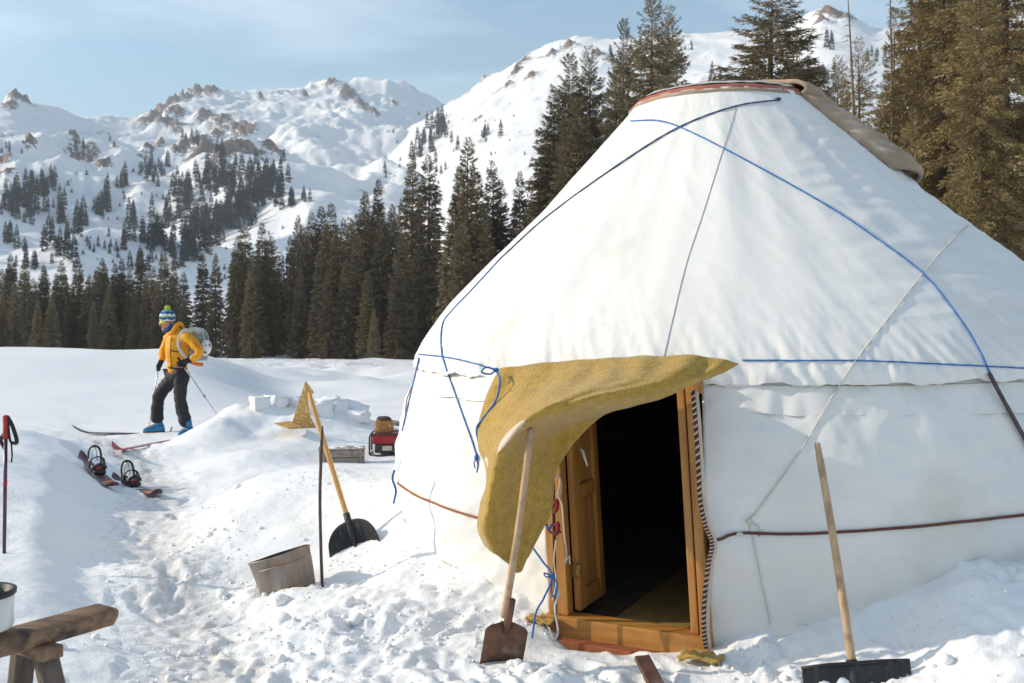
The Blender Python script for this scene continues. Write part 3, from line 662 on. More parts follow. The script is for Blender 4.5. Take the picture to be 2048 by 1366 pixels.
for ph, mt in ((0, M_DARKB), (2.1, M_LINING), (4.2, M_BROWN)):
    Q = []
    for i in range(len(BP) * 3 - 3):
        f = i / 3; k = int(f); p = BP[k].lerp(BP[min(k + 1, len(BP) - 1)], f - k); t = i * .75 + ph
        Q.append(p + DT * (.0065 * math.cos(t)) - DI * (.006 * math.sin(t) + .004))
    MB().tube(Q, .0055, 6).build('strand', mt, br)
BQ = [p + DT * .028 - DI * .002 for p in BP]
fz = mk('cover_binding', [v for a, b in zip(BP, BQ) for v in (a + DT * .004, b)], grid_faces(2, len(BP)), M_LINING, yurt)
# left edge: red woven strips, cords hanging beside the post
for i, (px, py, l, mt) in enumerate([(1101, 885, .13, M_REDB), (1105, 930, .10, M_REDB), (1110, 1000, .07, M_REDB), (1112, 1045, .07, M_REDB)]):
    p = at(px, py, 5.22); MB().tube(spline([p, p + Vector((.012, -.01, -l * .4)), p + Vector((-.006, 0, -l))], 5), [.016, .02, .018, .02, .015, .012, .018, .012, .016, .01, .006][:11], 7, .5).build('red_strip', mt, yurt)
dark = MB(); dark.tube(spline([at(1100, 870, 5.24), at(1106, 960, 5.24), at(1108, 1060, 5.24), at(1110, 1160, 5.24), at(1112, 1250, 5.24)], 6), .016, 6, .6); dark.build('dark_edging', M_DARKB, yurt)
for pts, mt, r in [([(1106, 940), (1120, 960), (1116, 990), (1124, 1010), (1128, 1060), (1133, 1110), (1128, 1130), (1138, 1112), (1140, 1128)], M_LINING, .0045),
                   ([(1112, 1080), (1108, 1120), (1112, 1160), (1106, 1200)], M_WHITEC, .004),
                   ([(1098, 1255), (1108, 1278), (1116, 1262), (1110, 1215), (1120, 1180)], M_WHITEC, .006),
                   ([(1108, 950), (1120, 955), (1122, 985), (1112, 990)], M_LINING, .004)]:
    MB().tube(spline([at(px, py, 5.16) for px, py in pts], 8), r, 6).build('hanging_cord', mt, yurt)
MB().tube(spline([at(1092, 1048, 5.14), at(1100, 1064, 5.12), at(1122, 1064, 5.10)], 6), [.007] * 13, 7).build('toggle', M_BROWN, yurt)
kk = at(1104, 1152, 5.08)
MB().tube(spline([at(1066, 1096, 5.16), at(1086, 1124, 5.12), kk, at(1088, 1195, 5.06), at(1072, 1225, 5.05), at(1064, 1276, 5.0)], 8), .0055, 7).build('door_tie', M_BLUE, yurt)
m_ = MB().ball(kk, .013, 2, (1.2, 1, 1.3)); m_.tube(spline([kk, kk + Vector((.025, -.02, -.03)), kk + Vector((.018, -.02, -.095)), kk + Vector((-.002, -.02, -.085)), kk], 6), .005, 6); m_.tube(spline([kk, kk + Vector((-.03, -.02, .0)), kk + Vector((-.04, -.02, .02)), kk], 6), .004, 6)
m_.build('bow_knot', M_BLUE, yurt)
MB().tube(spline([at(1088, 1042, 5.12), at(1098, 1058, 5.1), at(1104, 1048, 5.12)], 6), .006, 6).build('door_tie', M_BLUE, yurt)

# mustard felt flap over the door
FG = [
 [(1000, 738, 5.30), (1080, 728, 5.16), (1180, 720, 5.03), (1290, 714, 4.93), (1400, 713, 4.86), (1478, 727, 4.86)],
 [(976, 788, 5.22), (1060, 772, 5.02), (1165, 758, 4.86), (1280, 748, 4.78), (1385, 742, 4.78), (1452, 742, 4.83)],
 [(960, 842, 5.14), (1034, 812, 4.88), (1125, 788, 4.70), (1238, 774, 4.68), (1340, 768, 4.72), (1402, 762, 4.80)],
 [(958, 892, 5.08), (1002, 866, 4.80), (1062, 828, 4.58), (1138, 808, 4.58), (1232, 800, 4.66), (1322, 796, 4.77)],
 [(972, 930, 5.02), (986, 920, 4.76), (1034, 862, 4.58), (1092, 842, 4.64), (1180, 828, 4.78), (1262, 812, 4.90)],
 [(974, 970, 4.96), (984, 960, 4.74), (1032, 902, 4.74), (1074, 884, 4.86), (1116, 862, 4.98), (1196, 836, 5.04)],
 [(962, 1010, 4.93), (980, 1010, 4.76), (1030, 985, 4.86), (1068, 978, 4.90), (1104, 955, 4.98), (1116, 930, 5.02)],
 [(957, 1056, 4.90), (974, 1062, 4.78), (1022, 1062, 4.88), (1056, 1056, 4.92), (1086, 1040, 4.96), (1104, 1015, 5.0)],
 [(970, 1090, 4.90), (986, 1104, 4.82), (1014, 1126, 4.86), (1036, 1146, 4.90), (1052, 1120, 4.93), (1074, 1076, 4.96)]]
rows = [spline([at(*p) for p in row], 14) for row in FG]
cols = [spline([rows[j][i] for j in range(len(FG))], 14) for i in range(len(rows[0]))]
nF = len(cols[0]); V = []
for j in range(nF):
    for i in range(len(cols)):
        p = cols[i][j]; w = .006 * float(pn(np.array([i * .16]), np.array([j * .12]), 6)[0]) + .004 * math.sin(i * .5 + j * .1) + .009 * math.exp(-((j - 14) / 16) ** 2) * math.sin(i * .62 + 1.1 * math.sin(i * .17))
        V.append(p + Vector((0, -w, w * .4)))
felt = mk('door_felt', V, grid_faces(len(cols), nF), M_FELT, yurt); felt['label'] = 'thick mustard felt door flap propped up by a shovel'
sm = felt.modifiers.new('thick', 'SOLIDIFY'); sm.thickness = .012; sm.offset = 0
def patch(name, corners, mat, n=8):
    V = []
    for j in range(n):
        for i in range(n):
            s_, t_ = i / (n - 1), j / (n - 1)
            V.append(at(*(np.array(corners[0]) * (1 - s_) * (1 - t_) + np.array(corners[1]) * s_ * (1 - t_) + np.array(corners[2]) * s_ * t_ + np.array(corners[3]) * (1 - s_) * t_)) + Vector((0, -.006 * math.sin(s_ * 3.1) * math.sin(t_ * 3.1), .004 * math.sin(s_ * 9))))
    o = mk(name, V, grid_faces(n, n), mat, yurt); sm_ = o.modifiers.new('t', 'SOLIDIFY'); sm_.thickness = .004; return o
nI = len(cols)
def lining(i0, i1, j0, j1, off):
    W = []; ni, nj = i1 - i0 + 1, j1 - j0 + 1
    for j in range(nj):
        for i in range(ni):
            jj = j0 + j + 5 * math.sin(i / (ni - 1) * math.pi) * (1 if j < nj / 2 else -1) * -.6 * (abs(j - (nj - 1) / 2) / nj * 2)
            k = int(max(0, min(nF - 2, jj))); f = jj - k; a = V[k * nI + i0 + i]; b = V[(k + 1) * nI + i0 + i]
            W.append(a.lerp(b, f) + Vector((-.003, -off, .004)))
    o = mk('felt_lining', W, grid_faces(ni, nj), M_LINING, yurt); m2 = o.modifiers.new('t', 'SOLIDIFY'); m2.thickness = .004; m2.offset = 0
lining(18, 31, 50, 57, .012); lining(0, 8, 54, 60, .010)
# felt scraps at the foot of the door
def scrap(c, w, d, h, seed):
    n = 12; V = []
    for j in range(n):
        for i in range(n):
            x = (i / (n - 1) - .5) * w; y = (j / (n - 1) - .5) * d
            V.append(Vector(c) + DT * x + DI * y + Vector((0, 0, h * (.5 + .5 * float(pn(np.array([i * .4]), np.array([j * .4]), seed)[0])))))
    o = mk('felt_scrap', V, grid_faces(n, n), M_FELT, yurt); s_ = o.modifiers.new('t', 'SOLIDIFY'); s_.thickness = .01; return o
scrap((.92, 4.83, .02), .20, .12, .06, 3); scrap((.16, 5.31, .06), .16, .1, .05, 8)
# mat inside, shelf inside
mm = MB(); c_ = DC + DI * .95 + DT * .28; mm.box((c_.x, c_.y, .062), (.85, 1.5, .02), rot=Matrix.Rotation(math.atan2(DT.y, DT.x), 3, 'Z'), bev=.008)
tag(mm.build('floor_mat', M_MAT), 'mustard mat on the floor just inside the yurt door', 'mat')
sh = thing('shelf', (1.2, 8.6, .05), 'dark wooden shelf deep inside the yurt doorway', 'shelf')
for sx in (-.45, .45): MB().box((1.2 + sx, 8.6, .75), (.05, .35, 1.4), bev=.005).build('post', M_INNER, sh, False)
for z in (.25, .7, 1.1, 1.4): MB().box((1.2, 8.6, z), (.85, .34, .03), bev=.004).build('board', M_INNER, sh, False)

# ------------------------------------------------------------------ more materials
M_BLACKP = M('black_plastic', (.018, .018, .02), (.03, .03, .032), scale=8, rough=.5, spec=.35, c3=(.12, .12, .12), c3scale=30, c3lo=.62, c3hi=.8)
M_RUSTM = M('rusty_steel', (.13, .065, .045), (.22, .12, .08), scale=14, rough=.6, metal=.35, bump=.2, bscale=40, bdist=.003, c3=(.30, .24, .2), c3scale=9, c3lo=.6, c3hi=.75)
M_IRON = M('dark_iron', (.075, .055, .055), (.12, .085, .08), scale=20, rough=.55, metal=.4)
M_GALV = M('worn_galvanised', (.31, .27, .235), (.22, .18, .15), scale=7, stretch=(2, 2, .6), rough=.55, metal=.45, bump=.15, bscale=30, bdist=.003, c3=(.30, .18, .11), c3scale=9, c3lo=.55, c3hi=.75)
M_DARKIN = M('dark_brown_tin', (.06, .04, .035), (.1, .07, .055), scale=9, rough=.9)  # darker brown than the shell, for bucket inside and can lid
M_OLDWOOD = M('weathered_plank', (.30, .19, .11), (.16, .10, .065), scale=3, stretch=(1, 9, 9), rough=.8, bump=.5, bscale=7, bdist=.008, c3=(.07, .05, .045), c3scale=10, c3lo=.55, c3hi=.7)
M_OLDWOODV = M('weathered_leg', (.17, .13, .10), (.09, .075, .07), scale=3, stretch=(9, 9, 1), rough=.85, bump=.4, bscale=7, bdist=.006)
M_ENAMEL = M('white_enamel', (.70, .71, .70), (.62, .63, .62), scale=4, rough=.25, spec=.5)
M_OSB = M('chipboard', (.55, .33, .11), (.38, .21, .06), scale=38, rough=.85, bump=.4, bscale=60, bdist=.004, c3=(.66, .45, .2), c3scale=30, c3lo=.52, c3hi=.62)
M_CRATE = M('grey_timber', (.36, .31, .26), (.27, .22, .18), scale=3, stretch=(1, 8, 8), rough=.85, bump=.3, bscale=12, bdist=.005, c3=(.2, .14, .1), c3scale=12)
M_GENRED = M('red_enamel', (.40, .02, .025), (.3, .015, .02), scale=6, rough=.35, spec=.5)
M_STEELD = M('dark_steel', (.05, .05, .05), (.08, .075, .07), scale=10, rough=.45, metal=.5)
M_CAN = M('amber_can', (.42, .19, .05), (.30, .13, .035), scale=12, rough=.5, c3=(.55, .35, .15), c3scale=20)
M_JACKET = M('yellow_jacket', (.80, .36, .015), (.70, .29, .01), scale=9, rough=.6, bump=.35, bscale=14, bdist=.03)
M_TROUS = M('black_trousers', (.018, .018, .020), (.03, .03, .033), scale=9, rough=.7, bump=.4, bscale=12, bdist=.03)
M_SKIN = M('skin', (.52, .27, .19), (.46, .22, .15), scale=9, rough=.55)
M_GLOVE = M('black_glove', (.015, .014, .014), (.03, .028, .027), scale=20, rough=.7)
M_BOOT = M('blue_boot', (.015, .20, .42), (.01, .13, .30), scale=12, rough=.35, spec=.5)
M_ORANGE = M('orange_plastic', (.75, .22, .03), (.6, .16, .02), scale=10, rough=.4)
M_GREYP = M('grey_pack', (.34, .32, .30), (.22, .21, .20), scale=6, rough=.75)
M_STRAPW = M('pale_strap', (.55, .53, .5), (.45, .43, .41), scale=20, rough=.7)
M_HELM = M('patterned_helmet', (.75, .73, .7), (.70, .68, .66), scale=16, rough=.35, c3=(.16, .12, .13), c3scale=11, c3lo=.58, c3hi=.62)
M_NAVYC = M('navy_gaiter', (.02, .06, .19), (.02, .045, .13), scale=12, rough=.8)
M_LENS = M('gold_lens', (.7, .5, .02), (.8, .62, .05), scale=5, rough=.12, metal=.6)
M_POMP = M('lime_wool', (.50, .55, .04), (.42, .46, .03), scale=40, rough=.95, bump=.8, bscale=90)
M_ALU = M('aluminium', (.5, .5, .5), (.4, .4, .4), scale=9, rough=.35, metal=.9)
M_SKI1 = M('dark_ski', (.05, .06, .07), (.09, .10, .11), scale=8, rough=.3, spec=.5)
M_SKI2 = M('rose_ski', (.42, .10, .13), (.30, .07, .10), scale=6, stretch=(1, 4, 1), rough=.3, spec=.5, c3=(.55, .5, .5), c3scale=5, c3lo=.55, c3hi=.6)
M_BOARD = M('plum_board', (.07, .03, .05), (.10, .05, .07), scale=6, rough=.35, c3=(.26, .17, .21), c3scale=4, c3lo=.56, c3hi=.64)
M_BOARDE = M('orange_board_end', (.55, .16, .04), (.42, .11, .03), scale=9, rough=.4)
M_POLE = M('plum_pole', (.085, .03, .06), (.06, .02, .045), scale=5, rough=.3, spec=.5)
M_REDP = M('red_grip', (.42, .04, .035), (.34, .03, .03), scale=9, rough=.55)

def hat_material():
    m, N, L, B = new_mat('knitted_hat')
    tc = N.new('ShaderNodeTexCoord'); sp = N.new('ShaderNodeSeparateXYZ'); L.new(tc.outputs['Object'], sp.inputs['Vector'])
    w = N.new('ShaderNodeMath'); w.operation = 'MULTIPLY_ADD'
    no = N.new('ShaderNodeTexVoronoi'); no.inputs['Scale'].default_value = 34; L.new(tc.outputs['Object'], no.inputs['Vector'])
    L.new(no.outputs['Distance'], w.inputs[0]); w.inputs[1].default_value = .05; L.new(sp.outputs['Z'], w.inputs[2])
    mr = N.new('ShaderNodeMapRange'); mr.inputs['From Min'].default_value = -.02; mr.inputs['From Max'].default_value = .25; L.new(w.outputs['Value'], mr.inputs['Value'])
    ra = N.new('ShaderNodeValToRGB'); ra.color_ramp.interpolation = 'CONSTANT'
    E = ra.color_ramp.elements; W_, B_, T_, Y_ = (.66, .72, .74, 1), (.015, .09, .28, 1), (.12, .36, .48, 1), (.50, .58, .10, 1)
    E[0].position = 0; E[0].color = W_; E[1].position = .16; E[1].color = B_
    for p, c in ((.30, Y_), (.38, W_), (.46, B_), (.60, T_), (.70, Y_), (.78, W_), (.86, B_)):
        e = E.new(p); e.color = c
    L.new(mr.outputs['Result'], ra.inputs['Fac']); L.new(ra.outputs['Color'], B.inputs['Base Color']); B.inputs['Roughness'].default_value = .95
    return m
M_HAT = hat_material()

def frame_from(zdir, xhint=Vector((1, 0, 0))):
    z = Vector(zdir).normalized(); x = (Vector(xhint) - z * Vector(xhint).dot(z)).normalized(); y = z.cross(x)
    return Matrix((x, y, z)).transposed()

# ------------------------------------------------------------------ shovels
def wood_handle(P0, P1, r0, r1, bow=.0, n=14):
    P0, P1 = Vector(P0), Vector(P1); pts = []; rad = []
    for i in range(n):
        t = i / (n - 1); pts.append(P0.lerp(P1, t) + Vector((bow * math.sin(t * math.pi), 0, 0))); rad.append((r0 + (r1 - r0) * t) * (1 + .02 * math.sin(i * 2.3)))
    rad[-1] *= .8; return MB().tube(pts, rad, 12)

def blade_grid(fn, nu, nv): return [fn(i / (nu - 1), j / (nv - 1)) for j in range(nv) for i in range(nu)]

# (a) rusty square shovel propping up the felt
s_base = at(1016, 1325, 4.78); s_top = at(1062, 858, 4.60); s_sock = at(1011, 1215, 4.80)
shA = thing('shovel', (s_base.x, s_base.y, G(s_base.x, s_base.y)), 'rusty square-mouth shovel with long wooden handle holding up the mustard felt', 'shovel', 'shovels around the yurt')
ax = (s_top - s_sock).normalized(); wood_handle(s_sock - ax * .05, s_top, .0185, .0165, .008).build('handle', M_HANDLE, shA)
fr_ = frame_from(ax, (1, .1, 0)); X_, Y_ = fr_.col[0], fr_.col[1]
c0 = at(1015, 1250, 4.80)
def blA(u, v):
    w = .105 * (1 - .12 * (v ** 3)) * min(1, .55 + 2.2 * (v + .03) if v < .2 else 1); w = .105 * (min(1, (v * 6) ** .5 * .6 + .42) if v < .16 else 1)
    x = (u - .5) * 2 * w; bowl = .022 * (1 - (2 * u - 1) ** 2) + .014 * math.exp(-((u - .5) / .12) ** 2) * (1 - v)
    return c0 - ax * (v * .245 - .01) + X_ * x + Y_ * (bowl + .03 * v * v)
b_ = mk('blade', blade_grid(blA, 21, 18), grid_faces(21, 18), M_RUSTM, shA); s_ = b_.modifiers.new('t', 'SOLIDIFY'); s_.thickness = .004
mb = MB(); mb.tube([c0 - ax * .06 + Y_ * .02, c0 + Y_ * .006, c0 + ax * .06, c0 + ax * .135], [.012, .02, .021, .0225], 12); mb.build('socket', M_RUSTM, shA)

# (b) black snow shovel stuck in the bank
pB = at(700, 1085, 6.75); tB = at(618, 786, 7.1); kB = at(697, 1042, 6.78)
gB = at(700, 1128, 6.70)
shB = thing('snow_shovel', (gB.x, gB.y, G(gB.x, gB.y)), 'black rounded snow shovel with yellow wooden handle planted in the snow bank', 'shovel', 'shovels around the yurt')
ax = (tB - kB).normalized(); wood_handle(kB - ax * .02, tB, .0185, .0175, .0).build('handle', M_HANDLE2, shB)
fr_ = frame_from(ax, (1, -.12, .05)); X_, Y_ = fr_.col[0], fr_.col[1]
def blB(u, v):
    x = (u - .5) * 2; w = .178; top = (1 - abs(x) ** 2.4) ** .5
    y0 = .0 + (1 - top) * .19; y = y0 + (.36 - y0) * v
    rib = .010 * (math.exp(-((abs(x) - .36) / .05) ** 2)) * (1 if .1 < v < .75 else .2)
    return kB - ax * y + X_ * (x * w) + Y_ * (.05 * (x * x) * -1 + rib * -1 + .05 * v * v - .01)
b_ = mk('blade', blade_grid(blB, 41, 22), grid_faces(41, 22), M_BLACKP, shB); s_ = b_.modifiers.new('t', 'SOLIDIFY'); s_.thickness = .006
MB().tube([kB - ax * .20 - Y_ * .02, kB - ax * .08 - Y_ * .02, kB, kB + ax * .055], [.008, .02, .024, .0235], 12).build('socket', M_BLACKP, shB)

# (c) wide black snow pusher at the lower right
kC = at(1704, 1328, 4.42); tC = at(1634, 886, 4.70)
shC = thing('snow_shovel', (kC.x + .03, kC.y - .1, G(kC.x + .03, kC.y - .1)), 'wide black snow shovel with straight wooden handle leaning on the white wall', 'shovel', 'shovels around the yurt')
ax = (tC - kC).normalized(); wood_handle(kC - ax * .03, tC, .0195, .0170, .006).build('handle', M_HANDLE, shC)
fr_ = frame_from(ax, (1, -.05, -.02)); X_, Y_ = fr_.col[0], fr_.col[1]
cC = at(1711, 1326, 4.40)
def blC(u, v):
    x = (u - .5) * 2; rib = .010 * max(0, math.cos(x * 9.2)) ** 6 * (v < .8)
    cr = .02 * max(0, abs(x) - .9) * 10 if v < .08 else 0
    return cC - ax * (v * .36 + cr * .3) + X_ * (x * .238) - Y_ * (rib + .06 * (v - .5) ** 2 - .02)
b_ = mk('blade', blade_grid(blC, 61, 20), grid_faces(61, 20), M_BLACKP, shC); s_ = b_.modifiers.new('t', 'SOLIDIFY'); s_.thickness = .007
MB().tube([blC(0, 0), blC(.25, 0), blC(.5, 0), blC(.75, 0), blC(1, 0)], .009, 8).build('rim', M_BLACKP, shC)
MB().tube([kC - ax * .22 - Y_ * .03, kC - ax * .08 - Y_ * .015, kC, kC + ax * .02], [.010, .024, .026, .024], 12).build('socket', M_BLACKP, shC)
for du, dv, w in ((.18, .35, .055), (.36, .32, .05), (.62, .40, .05), (.80, .45, .06)):
    p = blC(du, dv); m_ = MB(); m_.ball(p - Y_ * .012, w, 3, (.8, .25, 1.2), .08, fr_); kind(m_.build('clinging_snow', M_SNOW, shC), 'stuff')
# snow lying on the rusty blade
m_ = MB()
for i in range(26):
    p = blA(.25 + .6 * random.random(), .72 + .35 * random.random()); m_.ball(p + Vector((0, -.03, .0)), random.uniform(.012, .03), 2, (1, 1, .8), .15)
kind(m_.build('clinging_snow', M_SNOW, shA, False), 'stuff')

# iron rod
r0_, r1_ = at(645, 1182, 6.22), at(645, 852, 6.22)
pts = spline([r0_, at(642, 1100, 6.22), at(640, 1000, 6.22), at(642, 920, 6.22), r1_], 6)
rod = tag(MB().tube(pts, [.0125] * (len(pts) - 4) + [.013, .012, .010, .006], 8, .8).build('iron_rod', M_IRON), 'slightly bent dark iron rod standing in the snow beside the bucket', 'rod')
pr_ = [at(1971, 745, 4.83), at(2010, 815, 4.80), at(2048, 888, 4.78), at(2120, 1030, 4.74), at(2170, 1130, 4.70)]
def offwall(px, py): q = on_yurt(px, py, .02); return q
pr_ = [offwall(1972, 747), offwall(2010, 818), offwall(2050, 892), offwall(2095, 980), offwall(2130, 1050)]
tag(MB().tube(spline(pr_, 5), .011, 8).build('leaning_stick', M_IRON), 'thin dark stick leaning against the right end of the yurt wall', 'stick')

# bucket: tilted, half buried
bk = at(582, 1150, 6.22); tilt = Matrix.Rotation(R(-17), 3, 'Y') @ Matrix.Rotation(R(-6), 3, 'X')
gb = G(bk.x, bk.y)
bucket = thing('bucket', (bk.x, bk.y, gb), 'dented galvanised bucket tilted and half sunk in the snow', 'bucket')
cb = Vector((bk.x, bk.y, bk.z - .135))
mb = MB(); mb.lathe([(.001, .0), (.145, .0), (.15, .02), (.163, .12), (.172, .19), (.180, .262), (.186, .268), (.186, .276), (.178, .276)], cb, 40, tilt)
for v in mb.V:
    a = math.atan2(v.y - cb.y, v.x - cb.x); k = .008 * math.sin(a * 3 + 1) + .006 * math.sin(a * 5); v.x += k; v.y += k * .6
mb.build('shell', M_GALV, bucket)
mb = MB(); mb.lathe([(.172, .274), (.150, .15), (.140, .11), (.001, .11)], cb, 40, tilt); mb.build('inside', M_DARKIN, bucket)
for z in (.06, .21):
    mb = MB(); mb.lathe([(.153 + z * .1, z - .006), (.160 + z * .1, z), (.153 + z * .1, z + .006)], cb, 40, tilt); mb.build('hoop', M_GALV, bucket)
for sgn in (-1, 1): MB().box(cb + tilt @ Vector((sgn * .183, 0, .245)), (.012, .035, .04), tilt, .003).build('ear', M_GALV, bucket)

# bench with enamel pot
be = at(226, 1224, 4.30); bl = be + Vector((-.95, -1.47, -.01)); bd = (bl - be).normalized(); bn = Vector((-bd.y, bd.x, 0))
bz = G(be.x - .3, be.y - .1)
bench = thing('bench', (be.x - .4, be.y - .15, bz), 'rough split-log bench with splayed legs at the left edge', 'bench')
nu, nv = 40, 18; V = []
for i in range(nu):
    t = i / (nu - 1); c = be + bd * (t * 1.75); endk = min(1, (t * 1.75 / .05 + .25)) ** .5
    for k in range(nv):
        a = 2 * math.pi * k / nv; ca2, sa2 = math.cos(a), math.sin(a)
        w = .078 * endk * (abs(ca2) ** .55) * (1 if ca2 > 0 else -1) * (1 + .05 * math.sin(t * 13)); h = .042 * endk * (abs(sa2) ** .6) * (1 if sa2 > 0 else -1)
        wob = .008 * float(pn(np.array([t * 9.]), np.array([k * .5]), 5)[0])
        V.append(c + bn * (w + wob) + Vector((0, 0, h + wob * .5)))
Fs = [tuple(r_) for r_ in grid_faces(nv, nu, True)] + [tuple(range(nv - 1, -1, -1)), tuple((nu - 1) * nv + k for k in range(nv))]
mk('seat_plank', V, Fs, M_OLDWOOD, bench)
for t in (.36, 1.35):
    c = be + bd * t + Vector((0, 0, -.055)); MB().box(c, (.09, .26, .05), rot=Matrix.Rotation(math.atan2(bd.y, bd.x), 3, 'Z'), bev=.006).build('crosspiece', M_OLDWOOD, bench)
    for sgn in (-1, 1):
        p0 = c + bn * (sgn * .07) + Vector((0, 0, -.0)); p1 = c + bn * (sgn * .19) + bd * (-.03 if t < 1 else .05); p1.z = bz - .08
        f3 = frame_from((p0 - p1), bd); MB().box((p0 + p1) / 2, (.085, .05, (p0 - p1).length), f3, .006).build('leg', M_OLDWOODV, bench)
    MB().box(c + Vector((0, 0, -.22)), (.04, .3, .05), rot=Matrix.Rotation(math.atan2(bd.y, bd.x), 3, 'Z'), bev=.005).build('stretcher', M_OLDWOODV, bench)
pt_ = at(-34, 1258, 3.84); pot = thing('enamel_pot', (pt_.x, pt_.y, pt_.z), 'white enamel pot with black rim standing on the bench', 'pot')
MB().lathe([(.001, 0), (.100, 0), (.108, .012), (.110, .13), (.108, .135)], pt_, 36).build('pot_body', M_ENAMEL, pot)
MB().lathe([(.112, .128), (.118, .134), (.118, .150), (.110, .154), (.100, .148), (.100, .03), (.001, .03)], pt_, 36).build('rim', M_BLACKP, pot)

# ski pole planted on the left
gp = at(8, 1160, 6.45); tp = at(12, 832, 6.45); base_z = G(gp.x, gp.y)
sp_ = thing('ski_pole', (gp.x, gp.y, base_z), 'plum ski pole with red and black grip planted at the left edge', 'ski pole')
d_ = (tp - gp).normalized()
MB().tube([Vector((gp.x, gp.y, base_z - .1)), gp.lerp(tp, .45), tp - d_ * .14], [.011, .0115, .012], 10).build('shaft', M_POLE, sp_)
MB().tube([tp - d_ * .15, tp - d_ * .12, tp - d_ * .06, tp - d_ * .02, tp, tp + d_ * .006], [.015, .018, .0165, .019, .021, .010], 12).build('grip', M_REDP, sp_)
MB().tube([tp - d_ * .45, tp - d_ * .42], [.013, .013], 10).build('clamp', M_REDP, sp_)
st = spline([tp + Vector((.015, -.01, -.005)), tp + Vector((.045, -.01, -.06)), tp + Vector((.075, -.01, -.16)), tp + Vector((.045, 0, -.175)), tp + Vector((.025, 0, -.15)), tp + Vector((.012, 0, -.03))], 5)
MB().tube(st, .014, 8, .35).build('strap', M_GLOVE, sp_); MB().tube([tp + Vector((.035, 0, -.17)), tp + Vector((.04, 0, -.26)), tp + Vector((.035, 0, -.30))], .010, 8, .3).build('strap', M_GLOVE, sp_)
MB().tube(spline([tp + Vector((-.02, .02, -.12)), tp + Vector((-.05, .03, -.16)), tp + Vector((-.02, .03, -.22))], 5), .016, 8, .5).build('strap', M_GLOVE, sp_)

# chipboard sheets on the snow heap
def sheet(name, pts, th, mat, label, cat, thick_dir=Vector((0, 1, 0))):
    n = len(pts); P = [Vector(p) for p in pts]; V = P + [p + thick_dir * th for p in P]
    Fc = [tuple(range(n)), tuple(range(2 * n - 1, n - 1, -1))] + [(i, i + n, (i + 1) % n + n, (i + 1) % n) for i in range(n)]
    return tag(mk(name, V, Fc, mat, None, False), label, cat)
sheet('chipboard_sheet', [at(611, 762, 13.4), at(628, 785, 13.35), at(616, 798, 13.35), at(619, 830, 13.3), at(632, 856, 13.3), at(580, 858, 13.3)], .018, M_OSB, 'pointed chipboard offcut standing upright on the snow heap', 'board')
o_ = [at(549, 846, 13.3), at(578, 856, 13.1), at(605, 852, 13.2), at(580, 842, 13.6)]
sheet('chipboard_sheet', o_, .016, M_OSB, 'flat chipboard strip lying under the upright chipboard offcut', 'board', Vector((0, 0, -1)))

# crate
def gpt(px, py, z=None):
    """where the sight line through a photograph pixel meets the snow"""
    d = np.linspace(3.2, 40, 3000); X = (px - CX) / F_PX * d; H = ground_height(X, d); k = int(np.argmax(H >= EYE - (py - HZ) / F_PX * d))
    return Vector((X[k], d[k], H[k]))
cr = at(684, 921, 12.1); cr.z = G(cr.x, cr.y) - .03; crate = thing('wooden_crate', cr, 'low grey wooden crate on the snow beside the red generator', 'crate')
rz = Matrix.Rotation(R(9), 3, 'Z')
for z in (.045, .135):
    for s2 in (-1, 1):
        MB().box(cr + rz @ Vector((0, s2 * .15, z)), (.54, .018, .082), rz, .004).build('side_board', M_CRATE, crate, False)
        MB().box(cr + rz @ Vector((s2 * .262, 0, z)), (.018, .28, .082), rz, .004).build('end_board', M_CRATE, crate, False)
for k in range(3): MB().box(cr + rz @ Vector((0, (k - 1) * .108, .19)), (.56, .10, .016), rz, .003).build('lid_board', M_CRATE, crate, False)
for s2 in (-1, 1): MB().box(cr + rz @ Vector((s2 * .22, -.165, .09)), (.035, .012, .18), rz, .003).build('batten', M_CRATE, crate, False)
m_ = MB()
for i in range(14): m_.ball(cr + rz @ Vector((random.uniform(-.24, .24), random.uniform(-.14, .14), .195)), random.uniform(.02, .045), 2, (1.5, 1.2, .35), .15)
kind(m_.build('settled_snow', M_SNOW, crate), 'stuff')

# generator with frame, amber can on top
ge = at(782, 906, 12.8); ge.z = G(ge.x, ge.y); gen = thing('generator', ge, 'red petrol generator in a black tube frame beside the yurt wall', 'generator')
rz = Matrix.Rotation(R(4), 3, 'Z')
MB().box(ge + rz @ Vector((0, 0, .20)), (.46, .36, .12), rz, .03).build('fuel_tank', M_GENRED, gen)
MB().box(ge + rz @ Vector((-.07, 0, .085)), (.26, .30, .12), rz, .02).build('engine', M_STEELD, gen)
MB().box(ge + rz @ Vector((.15, 0, .085)), (.15, .3, .12), rz, .02).build('alternator', M_GENRED, gen)
MB().box(ge + rz @ Vector((-.04, -.165, .09)), (.12, .02, .06), rz, .006).build('nameplate', M_LINING, gen)
for s2 in (-1, 1):
    y = s2 * .20; P = [Vector((-.26, y, .02)), Vector((-.26, y, .24)), Vector((-.23, y, .27)), Vector((.23, y, .27)), Vector((.26, y, .24)), Vector((.26, y, .02)), Vector((.23, y, .0)), Vector((-.23, y, 0)), Vector((-.26, y, .02))]
    MB().tube([ge + rz @ p for p in P], .012, 8).build('frame_tube', M_STEELD, gen)
for x in (-.25, .25):
    for z in (.01, .26): MB().tube([ge + rz @ Vector((x, -.2, z)), ge + rz @ Vector((x, .2, z))], .010, 8).build('cross_tube', M_STEELD, gen)
ct = ge + Vector((-.085, -.02, .265)); can = thing('fuel_can', ct, 'amber metal can with dark lid standing on the generator', 'can')
MB().box(ct + Vector((0, 0, .085)), (.23, .18, .165), None, .03).build('body', M_CAN, can)
